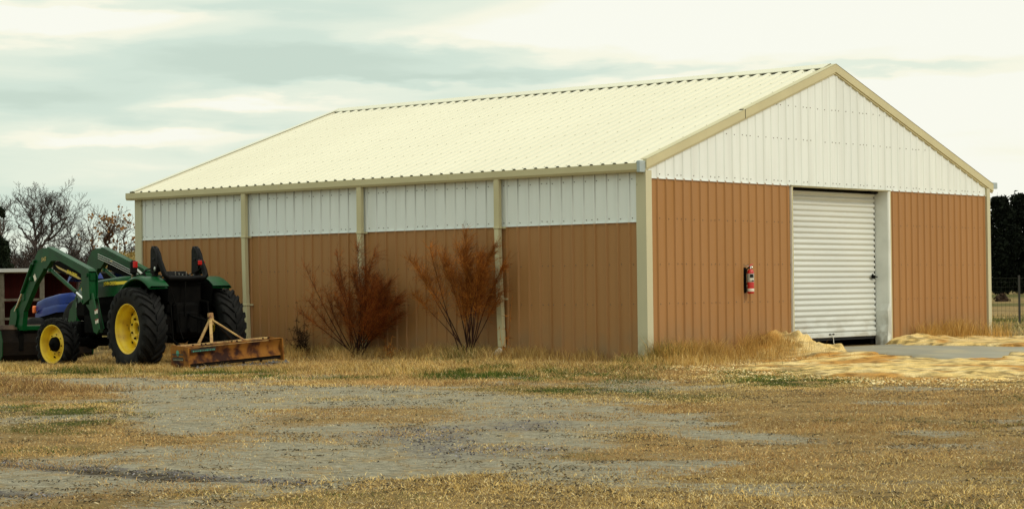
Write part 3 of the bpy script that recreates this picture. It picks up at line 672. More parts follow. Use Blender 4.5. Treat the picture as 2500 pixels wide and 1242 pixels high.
m.build('ridge_closure', M['black'], barn)
# gutters
GZ0, GZ1 = 2.965, 3.10
def gutter(y0, y1, x0, x1, name='gutter'):
    m = MB(); cx = (x0+x1)/2; ysg = -1 if y0 < 0 else 1; yo = y0 if ysg < 0 else y1; yi = y1 if ysg < 0 else y0
    m.prism([(yi, GZ0), (yo+.02*(-ysg), GZ0), (yo, GZ0+.035), (yo, GZ1), (yo+.02*(-ysg), GZ1), (yo+.02*(-ysg), GZ0+.045), (yi, GZ0+.045)], x0, x1, plane='yz')
    return m
m = gutter(-.155, -.012, -BL-.17, -.035)
for xx in (-8.084, -3.986): m.box((xx, -.157, (GZ0+GZ1)/2+.005), (.012, .006, GZ1-GZ0-.03))
g = m.build('gutter', M['tan'], barn, True)
m = MB(); m.box((.0, -.090, (GZ0+GZ1)/2+.012), (.066, .15, GZ1-GZ0+.045), bev=.006); m.build('end_cap', M['capgrey'], g)
m = gutter(BW+.012, BW+.155, -BL-.17, -.035); g = m.build('gutter', M['tan'], barn, True)
m = MB(); m.box((-.035, BW+.30, (GZ0+GZ1)/2+.055), (.05, .30, .12), bev=.006); m.build('end_cap', M['capgrey'], g)
# rake trim
for sgn in (-1, 1):
    m = MB(); e = -.02 if sgn < 0 else -.17
    def yy(t): return BH+sgn*(BH-e)*t if True else 0
    L_ = BH-e
    def rk(t, dz, x): y = BH+sgn*L_*t; return (x, y, zt+.052-L_*t*math.tan(SLP)+dz)
    for (d0, d1, x0, x1) in ((-.128, 0.012, -.04, .052), (-.158, -.128, -.0, .034)):
        n = 2; vs = []
        for t in (0, 1):
            vs += [rk(t, d0, x0), rk(t, d0, x1), rk(t, d1, x1), rk(t, d1, x0)]
        m.add(vs, [(0, 1, 5, 4), (1, 2, 6, 5), (2, 3, 7, 6), (3, 0, 4, 7), (0, 3, 2, 1), (4, 5, 6, 7)])
    vs = [rk(0, .018, -.085), rk(0, .018, .058), rk(1, .018, .058), rk(1, .018, -.085)]; m.add(vs, [(0, 1, 2, 3)])
    if sgn < 0:
        for dz0, dz1 in ((-.135, .02),): m.add([rk(.51, dz0, .054), rk(.5075, dz0, .056), rk(.5075, dz1, .056), rk(.51, dz1, .054)], [(0, 1, 2, 3)], 1)
        m.box(Vector(rk(.513, .021, -.01)), (.08, .05, .003), 1, Matrix.Rotation(SLP*1.5, 3, 'X'))
    m.build('rake_trim', [M['tan'], M['black']], barn, True)
for sgn in (-1, 1):
    m = MB(); m.add([(-BL-.09, BH, zt+.075), (-BL-.09, BH, zt-.09), (-BL-.09, BH+sgn*5.6, 3.0), (-BL-.09, BH+sgn*5.6, 3.13)], [(0, 1, 2, 3)])
    m.add([(-BL-.09, BH, zt+.075), (-BL+.08, BH, zt+.08), (-BL+.08, BH+sgn*5.6, 3.135), (-BL-.09, BH+sgn*5.6, 3.13)], [(0, 1, 2, 3)]); m.build('rake_trim', M['roof'], barn)
# corner trims
m = MB(); m.prism([(.02, 0), (-.145, 0), (-.145, -.036), (.046, -.036), (.046, .115), (.02, .115)], -.1, 2.99, plane='xy'); m.build('corner_trim', M['tanpost'], barn, True)
m = MB(); m.prism([(-BL-.04, .1), (-BL-.04, -.036), (-BL+.15, -.036), (-BL+.15, 0), (-BL, .0), (-BL, .1)], -.1, 2.99, plane='xy'); m.build('corner_trim', M['tanpost'], barn, True)
m = MB(); m.prism([(.046, BW-.085), (.046, BW+.036), (-.12, BW+.036), (-.12, BW), (0, BW), (.0, BW-.085)], -.1, 3.02, plane='xy'); m.build('corner_trim', M['tanpost'], barn, True)
# downspouts
def spout(x, xb, zb, bend=False):
    m = MB()
    m.box((x, -.090, 2.58), (.115, .085, .80), bev=.012)
    zt_ = 2.17; n = 8
    vs = []
    for i in range(n+1):
        t = i/n; z = zt_+(zb-zt_)*t; xx = x+(xb-x)*t**1.3; h = .046 if t < .62 else .052
        vs += [(xx-h, -.052, z), (xx-h, -.130, z), (xx+h, -.130, z), (xx+h, -.052, z)]
    fs = [(4*i+k, 4*i+4+k, 4*i+4+(k+1) % 4, 4*i+(k+1) % 4) for i in range(n) for k in range(4)]+[(0, 1, 2, 3), (4*n+3, 4*n+2, 4*n+1, 4*n)]
    m.add(vs, fs)
    o = m.build('downspout', M['tan' if not bend else 'tan'], barn, True)
    for z in (2.18, 1.02 if x > -5 else .95):
        m = MB(); t = max(0, (zt_-z)/(zt_-zb)); xx = x+(xb-x)*t**1.3
        m.box((xx, -.092, z), (.128, .096, .03), bev=.004); m.box((xx+.085, -.035, z), (.07, .012, .03)); m.build('strap', M['tan'], o)
    return o
spout(-2.945, -2.885, .24); spout(-6.10, -6.03, .10); spout(-9.06, -9.0, .12)
# elbow under the first spout
el_ = MB(); el_.tube([(-2.875, -.12, .215), (-2.89, -.14, .17), (-2.91, -.19, .12), (-2.92, -.24, .05)], [.045, .062, .066, .070], 10); 
elb = el_.build('drain_elbow', M['plastic']); tag(elb, 'short pale drain elbow lying under the downspout by the right shrub', 'drain pipe')
# roller door
dr = empty('roller_door', (0, 0, 0)); dr.parent = barn
DX = -.255; zb_, zt2 = .268, 2.86
m = MB(); prof = []; P_ = .0965; k = 0; z = zb_+.07
while z < zt2-.02:
    for q, hh in ((0, 0), (.15, .004), (.30, .024), (.42, .030), (.62, .030), (.76, .020), (.90, .004)):
        prof.append((z+q*P_, hh))
    z += P_
sag = lambda y: -.012*(1-((y-5.6)/1.6)**2)
n = 14; vs = []; 
for zz, hh in prof:
    for j in range(n+1):
        y = 4.0+(7.17-4.0)*j/n; vs.append((DX+hh+.006*math.sin(y*2.1+zz*1.7), y, zz))
fs = [(i*(n+1)+j, i*(n+1)+j+1, (i+1)*(n+1)+j+1, (i+1)*(n+1)+j) for i in range(len(prof)-1) for j in range(n)]
m.add(vs, fs, 0, False); m.build('curtain', M['door'], dr)
m = MB(); m.box((DX+.012, 5.585, zb_+.04), (.045, 3.17, .085), bev=.008); m.box((DX-.005, 5.585, zb_-.025), (.02, 3.15, .05), 1); bb_ = m.build('bottom_bar', [M['door'], M['black']], dr)
m = MB()
for yy in (5.60, 5.70): m = MB(); m.box((DX+.042, yy, zb_+.055), (.02, .06, .022), bev=.005); m.build('pull_handle', M['dark'], bb_)
m = MB(); m.tube([(DX+.05, 5.655, zb_+.05), (DX+.07, 5.66, zb_-.03), (DX+.09, 5.63, zb_-.09), (DX+.14, 5.58, zb_-.11)], .006, 6); m.build('pull_rope', M['labelw'], bb_)
m = MB(); m.box((DX+.055, 7.05, 1.325), (.035, .10, .065), bev=.008); m.box((DX+.075, 7.09, 1.325), (.02, .12, .02), bev=.004); m.box((DX+.06, 7.02, 1.36), (.02, .03, .04)); m.build('latch', M['dark'], dr)
m = MB(); m.box((DX-.06, 7.16, 1.5), (.05, .03, 2.75), 0); m.build('guide_track', M['black'], dr)
# jamb, header, trims
m = MB(); vs = []; n = 22
for i in range(n+1):
    z = .09+(2.862-.09)*i/n; t = 1 if z < .80 else 0; bl = .035*t*(1+.5*math.sin(z*9)); cr_ = .012*math.sin(z*23)*t
    vs += [(DX+.01, OY1-.004-bl*.3, z), (DX*.5, OY1-.004-bl-cr_, z), (.03, OY1-.004-bl*1.1, z), (.052+.006*t, OY1+.01, z), (.052, OY1+.05, z)]
fs = [(5*i+k, 5*i+k+1, 5*i+6+k, 5*i+5+k) for i in range(n) for k in range(4)]; m.add(vs, fs)
m.build('door_jamb', M['jamb'], barn)
m = MB(); m.box((.030, OY1+.072, 1.50), (.040, .035, 2.76), bev=.004); m.build('door_trim', M['tan'], barn)
m = MB(); m.box((.022, OY0-.012, 1.50), (.048, .028, 2.74), bev=.004); m.build('door_trim', M['tan'], barn)
m = MB(); m.box((-.11, OY0-.03, 1.5), (.3, .012, 2.78)); m.build('door_jamb', M['jamb'], barn)
m = MB(); m.box((-.10, (OY0+OY1)/2, 2.872), (.30, OY1-OY0+.12, .014)); m.box((.040, (OY0+OY1)/2, 2.868), (.02, OY1-OY0+.12, .022), bev=.003); m.box((DX+.045, 5.62, 2.842), (.06, 3.1, .046), 1); m.box((-.09, 6.88, 2.835), (.10, .22, .03), 1); m.build('door_header', [M['tan'], M['dark']], barn)

# ------------------------------------------------------------------ fire extinguisher
fx = empty('fire_extinguisher', (.105, 2.695, 1.06)); tag(fx, 'red fire extinguisher hanging on the brown gable wall left of the roller door', 'fire extinguisher')
m = MB(); m.lathe([(.0, .0), (.050, .0), (.056, .008), (.057, .02), (.057, .345), (.052, .37), (.036, .392), (.020, .40), (.0, .402)], (0, 0, 0), 'Z', 24, 0); m.build('cylinder', M['red'], fx)
m = MB(); m.lathe([(.0578, .190), (.0582, .192), (.0582, .325), (.0578, .327)], (0, 0, 0), 'Z', 24); lb = m.build('label_band', M['label'], fx)
m = MB()
for k, (z0, z1, a0, a1, mi) in enumerate(((.262, .318, -.35, .75, 0), (.222, .252, -.45, .2, 1), (.198, .214, .1, .9, 0), (.228, .246, .35, .8, 1))):
    n = 6; vs = []
    for i in range(n+1):
        a = -PI/4+a0+(a1-a0)*i/n; vs += [(.0592*math.cos(a), .0592*math.sin(a), z0), (.0592*math.cos(a), .0592*math.sin(a), z1)]
    m.add(vs, [(2*i, 2*i+2, 2*i+3, 2*i+1) for i in range(n)], mi)
m.build('label_print', [M['black'], M['labelw']], lb)
m = MB(); m.lathe([(.0578, .035), (.0582, .036), (.0582, .082), (.0578, .083)], (0, 0, 0), 'Z', 24); m.build('inspection_band', M['labelw'], fx)
m = MB(); m.lathe([(0, .395), (.017, .395), (.017, .43), (0, .43)], (0, 0, 0), 'Z', 12); m.box((0, .01, .44), (.03, .05, .018), bev=.004); m.lathe([(0, 0), (.014, 0), (.014, .012), (0, .012)], (.025, -.0, .425), 'X', 10); m.build('valve', M['chrome'], fx)
m = MB(); m.tube([(0, -.035, .445), (0, .0, .462), (0, .04, .478), (0, .085, .485)], [.008, .011, .010, .004], 8); m.tube([(0, -.02, .43), (0, .03, .43), (0, .06, .425)], [.006, .007, .005], 6, 1); m.build('lever', [M['red'], M['dark']], fx)
m = MB(); m.tube([(-.01, -.02, .43), (-.03, -.065, .40), (-.045, -.075, .30), (-.045, -.072, .12), (-.04, -.070, .03)], [.012, .013, .013, .013, .016], 8); m.build('hose', M['dark'], fx)
m = MB(); m.box((-.085, -.035, .22), (.012, .06, .42), bev=.003); m.box((-.06, -.035, .16), (.05, .07, .02)); m.box((-.03, -.066, .13), (.03, .008, .03), 1); m.tube([(-.085, -.05, .45), (-.03, -.05, .455), (.0, -.02, .44)], .006, 6, 1); m.build('wall_bracket', [M['dark'], M['metal']], fx)

# ------------------------------------------------------------------ green tractor
TH = math.radians(38.8)
axd = np.cos(TH)*rt+np.sin(TH)*fw; W0 = at(307.4, 802.7, 35.8); O3 = W0+axd*.98
HEAD = math.atan2((-math.sin(TH)*rt+math.cos(TH)*fw)[1], (-math.sin(TH)*rt+math.cos(TH)*fw)[0])
tr = empty('green_tractor', (O3[0], O3[1], W0[2]-.69), HEAD); tag(tr, 'green farm tractor with front loader and yellow wheel rims parked beside the barn', 'tractor')

def wheel(parent, c, Ro, Wd, Rr, side_, steer=0., lugs=24, front=False):
    wh = empty('wheel', c, steer); wh.parent = parent
    sg = side_; h = Wd/2
    m = MB()
    pr = [(Rr-.005, -h*.80), (Rr+.03, -h*.93), (Rr+(Ro-Rr)*.45, -h*1.0), (Ro-.07, -h*.97), (Ro-.035, -h*.86), (Ro-.024, -h*.5), (Ro-.018, 0), (Ro-.024, h*.5), (Ro-.035, h*.86), (Ro-.07, h*.97), (Rr+(Ro-Rr)*.45, h*1.0), (Rr+.03, h*.93), (Rr-.005, h*.80)]
    m.lathe(pr, (0, 0, 0), 'Y', 64, 0)
    lw = .5*2*PI*Ro/lugs*.42
    for sd_ in (-1, 1):
        for k in range(lugs):
            a0 = 2*PI*(k+(.5 if sd_ > 0 else 0))/lugs; vs = []
            stp = [(0.02, .0, 0), (.3, .10, 0), (.62, .22, 0), (.90, .30, -.008), (1.02, .34, -.045), (1.03, .37, -.085)]
            for (yy, da, dr_) in stp:
                dr_ *= min(1, (Ro-Rr)/.30)
                yv = sd_*yy*h; a = a0-da*(1.0 if Ro > .5 else 1.1); ro = Ro+dr_+.012; ri = min(ro-.05*min(1, (Ro-Rr)/.25), Ro-.03+dr_)
                w2 = lw/Ro
                for rr, ww_ in ((ri, w2*1.25), (ro, w2*.85)):
                    for q in (-1, 1): an = a+q*ww_; vs.append((rr*math.cos(an), yv, rr*math.sin(an)))
            fs = []
            for i in range(len(stp)-1):
                b = 4*i; fs += [(b+2, b+3, b+7, b+6), (b, b+2, b+6, b+4), (b+1, b+5, b+7, b+3)]
            fs += [(0, 1, 3, 2), (4*len(stp)-4, 4*len(stp)-2, 4*len(stp)-1, 4*len(stp)-3)]
            m.add(vs, fs, 0)
    ty = m.build('tyre', M['tyre'], wh, True)
    m = MB(); e = sg*h*.80
    if not front:
        m.lathe([(Rr+.022, e+sg*.006), (Rr+.020, e+sg*.016), (Rr-.002, e+sg*.014), (Rr-.016, e-sg*.02), (Rr-.020, e-sg*.06), (Rr-.045, e-sg*.075), (Rr-.050, e-sg*.20), (Rr-.052, e-sg*.24)], (0, 0, 0), 'Y', 56, 0)
        rim = m.build('rim', M['yellow'], wh)
        m = MB(); dd = e-sg*.235; n = 64; vs = []; fs = []
        prs = [(1., 0., 1), (.80, sg*.03, 1), (.74, sg*.055, 0), (.60, sg*.065, 0), (.56, sg*.045, 0), (.40, sg*.04, 0), (.37, sg*.075, 0), (.30, sg*.08, 0), (.28, sg*.03, 0), (.27, -sg*.05, 0)]
        RR = Rr-.055
        for (q, yy, lob) in prs:
            for k in range(n):
                a = 2*PI*k/n; r = q*RR
                if q == .80 or q == .74: r *= 1+.07*math.cos(8*a)
                if q == 1.: r = RR*(.92+.08*(1 if math.cos(8*a) > -.2 else .0))
                vs.append((r*math.cos(a), dd+yy, r*math.sin(a)))
        for i in range(len(prs)-1):
            for k in range(n): j = (k+1) % n; fs.append((i*n+k, i*n+j, i*n+n+j, i*n+n+k))
        m.add(vs, fs, 0, True); m.lathe([(RR*1.03, e-sg*.245), (0, e-sg*.245)], (0, 0, 0), 'Y', 32, 1)
        m.lathe([(RR*.10, dd+sg*.03), (RR*.10, dd-sg*.06)], (0, 0, 0), 'Y', 12, 1); m.lathe([(0, dd+sg*.03), (RR*.10, dd+sg*.03)], (0, 0, 0), 'Y', 12, 1)
        for k in range(8):
            a = 2*PI*(k+.5)/8; m.lathe([(0, .02*sg), (.018, .02*sg), (.018, -.01*sg)], (.49*RR*math.cos(a), dd+sg*.06, .49*RR*math.sin(a)), 'Y', 8, 2)
            a = 2*PI*k/8; m.box((.90*RR*math.cos(a), dd+sg*.022, .90*RR*math.sin(a)), (.05, .03, .05), 2, bev=.01)
        m.build('disc', [M['yellow'], M['black'], M['rustdark']], wh)
    else:
        m.lathe([(Rr+.018, e+sg*.004), (Rr+.016, e+sg*.012), (Rr-.003, e+sg*.010), (Rr-.014, e-sg*.02), (Rr-.020, e-sg*.05), (Rr-.035, e-sg*.07), (Rr-.04, e-sg*.15)], (0, 0, 0), 'Y', 48, 0)
        m.build('rim', M['yellow'], wh)
        m = MB(); dd = e-sg*.125
        m.lathe([(Rr-.035, dd), (Rr*.78, dd-sg*.005), (Rr*.62, dd+sg*.035), (Rr*.50, dd+sg*.05), (Rr*.2, dd+sg*.05)], (0, 0, 0), 'Y', 48, 0); dm = m
        m = MB(); m.lathe([(Rr*.40, dd+sg*.045), (Rr*.38, dd+sg*.10), (Rr*.30, dd+sg*.125), (0, dd+sg*.13)], (0, 0, 0), 'Y', 24, 0); m.lathe([(Rr*.14, dd+sg*.12), (Rr*.13, dd+sg*.17), (0, dd+sg*.175)], (0, 0, 0), 'Y', 16)
        m.build('hub', M['dark'], wh)
        m = dm
        for k in range(8):
            a = 2*PI*(k+.2)/8; m.lathe([(0, .018*sg), (.011, .018*sg), (.011, 0)], (.52*Rr*math.cos(a), dd+sg*.045, .52*Rr*math.sin(a)), 'Y', 6, 1)
            if k in (4, 6): m.box((.72*Rr*math.cos(a+.2), dd+sg*.01, .72*Rr*math.sin(a+.2)), (.06, .02, .05), 1, bev=.008)
        m.build('disc', [M['yellow'], M['dark']], wh)
    return wh
wheel(tr, (0, .77, .69), .69, .43, .412, 1, lugs=22)
wheel(tr, (0, -.77, .69), .69, .43, .412, -1, lugs=22)
wheel(tr, (2.90, .78, .395), .462, .30, .335, 1, math.radians(10), 18, True)
wheel(tr, (2.90, -.78, .395), .462, .30, .335, -1, math.radians(10), 18, True)
# chassis
m = MB(); m.box((.95, 0, .78), (2.7, .42, .42), bev=.05); m.box((0, 0, .72), (.55, .95, .40), bev=.08); m.lathe([(0, -.62), (.14, -.62), (.18, -.3), (.18, .3), (.14, .62), (0, .62)], (0, 0, .69), 'Y', 20)
m.box((2.3, 0, .85), (1.3, .50, .62), bev=.05); m.box((.9, .42, .60), (.75, .30, .38), bev=.05); m.box((.9, -.42, .60), (.75, .30, .38), bev=.05); m.build('chassis', M['dark'], tr)
m = MB(); m.box((2.9, 0, .42), (.16, 1.25, .16), bev=.04); m.lathe([(0, -.08), (.13, -.05), (.13, .05), (0, .08)], (2.9, .1, .42), 'X', 16); m.box((3.3, 0, .62), (.35, .5, .35), bev=.05); m.build('front_axle', M['dark'], tr)
# hood
def loft(mb, secs, mi=0, sm=True):     # secs: (x, halfwidth, ztop, zbot, roundness)
    n = None; vs = []
    for x, w, zt_, zb2, r in secs:
        ring = [(x, w, zb2), (x, w*1.0, (zb2+zt_)/2), (x, w*.985, zt_-r*1.0), (x, w*.93, zt_-r*.45), (x, w*.80, zt_-r*.12), (x, w*.5, zt_), (x, 0, zt_+.004)]
        ring += [(a, -b, c) for a, b, c in ring[-2::-1]]; n = len(ring); vs += ring
    fs = [(i*n+k, i*n+k+1, i*n+n+k+1, i*n+n+k) for i in range(len(secs)-1) for k in range(n-1)]
    fs += [tuple(range(n-1, -1, -1)), tuple(range((len(secs)-1)*n, len(secs)*n))]
    mb.add(vs, fs, mi, sm)
hs = [(1.00, .30, 1.600, 1.26, .07), (1.6, .30, 1.590, 1.25, .07), (2.3, .29, 1.545, 1.22, .08), (2.9, .27, 1.47, 1.18, .09), (3.15, .25, 1.39, 1.12, .12), (3.30, .21, 1.22, 1.02, .12)]
m = MB(); loft(m, hs); hood = m.build('hood', M['green'], tr, True)
m = MB(); m.box((2.2, 0, 1.06), (2.1, .50, .42), bev=.05); m.box((3.22, 0, .98), (.12, .44, .36), bev=.05); m.build('engine', M['dark'], tr)
m = MB()
for sg in (1, -1):
    m.box((1.45, sg*.3045, 1.475), (.95, .008, .055), R=Matrix.Rotation(math.radians(1.5), 3, 'Y'))
    m.box((2.62, sg*.288, 1.41), (.62, .008, .05), R=Matrix.Rotation(math.radians(6), 3, 'Y'))
m.build('stripe', M['decal'], hood)
def facing_left(x, y, z, tilt=0.):   # text on the left flank reads nose-left to tail-right
    return Matrix.Translation((x, y, z)) @ Matrix.Rotation(PI, 4, 'Z') @ Matrix.Rotation(PI/2, 4, 'X') @ Matrix.Rotation(tilt, 4, 'Z')
m = MB(); m.box((1.82, .3070, 1.465), (.42, .008, .085)); m.build('lettering_ground', M['stickerdark'], hood)
text('JOHN DEERE', .085, 'lettering', M['decal'], hood, facing_left(1.80, .3125, 1.467, math.radians(1.0)), sx=.95)
text('4520', .075, 'lettering', M['decal'], hood, facing_left(2.55, .3, 1.41, math.radians(-5)), sx=1.1, shear=.3)
m = MB(); m.box((1.05, 0, 1.48), (.10, .60, .26), bev=.03); m.tube([(.98, .33, 1.52), (.80, .38, 1.66), (.66, .40, 1.70), (.52, .38, 1.62)], .022, 8, 1); m.build('cowl', [M['dark'], M['metal']], tr)
# fenders
for sg in (1, -1):
    m = MB(); n = 22; vs = []
    yo, yi = sg*.80, sg*.43
    for i in range(n+1):
        a = math.radians(42+(84)*i/n); R_ = .84; zc = .70
        c_, s_ = math.cos(a), math.sin(a)
        vs += [(R_*c_, yi, zc+R_*s_*1.04), (R_*c_, yo-sg*.04, zc+R_*s_*1.04), (R_*c_*.985, yo, zc+R_*s_*1.02-.012), ((R_-.05)*c_, yo+sg*.004, zc+(R_-.05)*s_*1.04), ((R_-.06)*c_, yo-sg*.03, zc+(R_-.06)*s_*1.04), ((R_-.045)*c_, yi, zc+(R_-.045)*s_*1.04)]
    fs = [(6*i+k, 6*i+6+k, 6*i+7+k, 6*i+1+k) for i in range(n) for k in range(5)]; m.add(vs, fs, 0, True)
    # inner skirt
    vs = []
    for i in range(n+1):
        a = math.radians(42+84*i/n); vs += [(.82*math.cos(a), yi, .70+.84*math.sin(a)), (.62*math.cos(a), yi, .80)]
    m.add(vs, [(2*i, 2*i+2, 2*i+3, 2*i+1) for i in range(n)], 1)
    fd = m.build('fender', [M['green'], M['dark']], tr)
    hx = .30
    m = MB(); m.box((hx, sg*.66, 1.73), (.11, .12, .25), bev=.035); m.tube([(hx, sg*.62, 1.5), (hx, sg*.64, 1.66)], .02, 6)
    ho = m.build('lamp_housing', M['gloss'], fd)
    m = MB(); m.box((hx-.058, sg*.66, 1.78), (.014, .09, .11), bev=.005); m.build('tail_light', M['lens'], ho)
m = MB(); m.lathe([(0, .035), (.03, .032), (.048, .018), (.052, 0)], (0, 0, 0), 'X', 16, 0); m.lathe([(.052, 0), (.045, -.05), (.02, -.08), (0, -.085)], (0, 0, 0), 'X', 16, 1)
wl = m.build('work_lamp', [M['lampglass'], M['dark']], tr); wl.location = (-.04, .42, 1.70); wl.rotation_euler = (0, .1, PI+.2)
m = MB(); m.box((.62, 0, 1.06), (.9, .82, .10), bev=.02); m.build('platform', M['dark'], tr)
m = MB(); m.box((.20, 0, 1.30), (.46, .48, .13), bev=.05); m.box((.02, 0, 1.50), (.13, .46, .32), R=Matrix.Rotation(-.12, 3, 'Y'), bev=.05); m.build('seat', M['gloss'], tr)
m = MB(); m.tube([(.98, 0, 1.30), (.80, 0, 1.63)], .025, 8)
ring = [(.80+.10*math.cos(a)*.3+.0, .19*math.sin(a), 1.63+.19*math.cos(a)*.45) for a in np.linspace(0, 2*PI, 25)]; m.tube(ring, .014, 6, cap=False)
m.build('steering_wheel', M['gloss'], tr)
# folded roll bar
rb = empty('roll_bar', (0, 0, 0)); rb.parent = tr
for sg in (1, -1):
    m = MB(); y = sg*.40
    m.box((.03, y, 1.52), (.10, .085, .95), bev=.012); m.prism([(.10, 1.62), (.09, 2.02), (.05, 2.09), (-.02, 2.05), (-.10, 1.95), (-.16, 1.80), (-.10, 1.66)], y-.05, y+.05); m.box((.03, y, 2.06), (.06, .05, .06), bev=.015)
    m.tube([(-.01, y+.055, 1.99), (-.01, y-.055, 1.99)], .022, 8); m.box((-.01, y, 1.86), (.10, .12, .05), bev=.01); m.build('post', M['gloss'], rb, True)
m = MB()
pth = [(-.03, .40, 1.97), (-.09, .40, 1.90), (-.26, .40, 1.66), (-.31, .39, 1.58), (-.33, .34, 1.54), (-.33, .0, 1.53), (-.33, -.34, 1.54), (-.31, -.39, 1.58), (-.26, -.40, 1.66), (-.09, -.40, 1.90), (-.03, -.40, 1.97)]
m.tube(pth, .050, 10); m.build('hoop', M['gloss'], rb)
m = MB(); m.box((-.30, -.27, 1.80), (.05, .10, .10), bev=.015); m.tube([(-.2, -.33, 1.86), (-.28, -.28, 1.82)], .012, 6); wr = m.build('warning_lamp', M['gloss'], rb)
m = MB(); m.box((-.33, -.27, 1.80), (.014, .08, .075), bev=.005); m.build('red_lens', M['lens'], wr)
m = MB(); m.box((-.05, 0, 1.48), (.35, .66, .12), bev=.03); m.box((-.18, 0, 1.20), (.10, .72, .55), bev=.03); m.box((-.27, .0, .95), (.20, .50, .35), bev=.05)
for k in range(6): m.tube([(-.24, -.2+.07*k, 1.50), (-.26, -.18+.07*k, 1.60+.02*(k % 3))], .010, 6, 1)
m.tube([(-.2, -.1, 1.58), (-.26, -.26, 1.66), (-.2, -.36, 1.72)], .012, 6)
m.tube([(-.2, .2, 1.52), (-.3, .15, 1.55), (-.34, .02, 1.50), (-.36, .05, 1.2), (-.42, .08, .9)], .012, 6); m.tube([(-.3, .30, 1.4), (-.45, .26, 1.05), (-.50, .25, .72), (-.7, .28, .50)], .010, 6)
m.build('rear_housing', [M['dark'], M['metal']], tr)
# three point hitch
m = MB()
for sg in (1, -1):
    m.tube([(-.10, sg*.30, .62), (-.55, sg*.36, .46), (-.92, sg*.40, .34)], [.03, .025, .028], 8); m.tube([(-.05, sg*.33, 1.15), (-.42, sg*.36, 1.12)], [.04, .03], 8); m.tube([(-.42, sg*.36, 1.12), (-.50, sg*.36, .48)], .016, 8)
m.tube([(-.20, 0, .98), (-.55, .0, .88), (-.98, 0, .82)], [.026, .02, .026], 8); m.tube([(-.2, 0, .66), (-.5, 0, .66)], .04, 10)
m.build('hitch', M['dark'], tr)
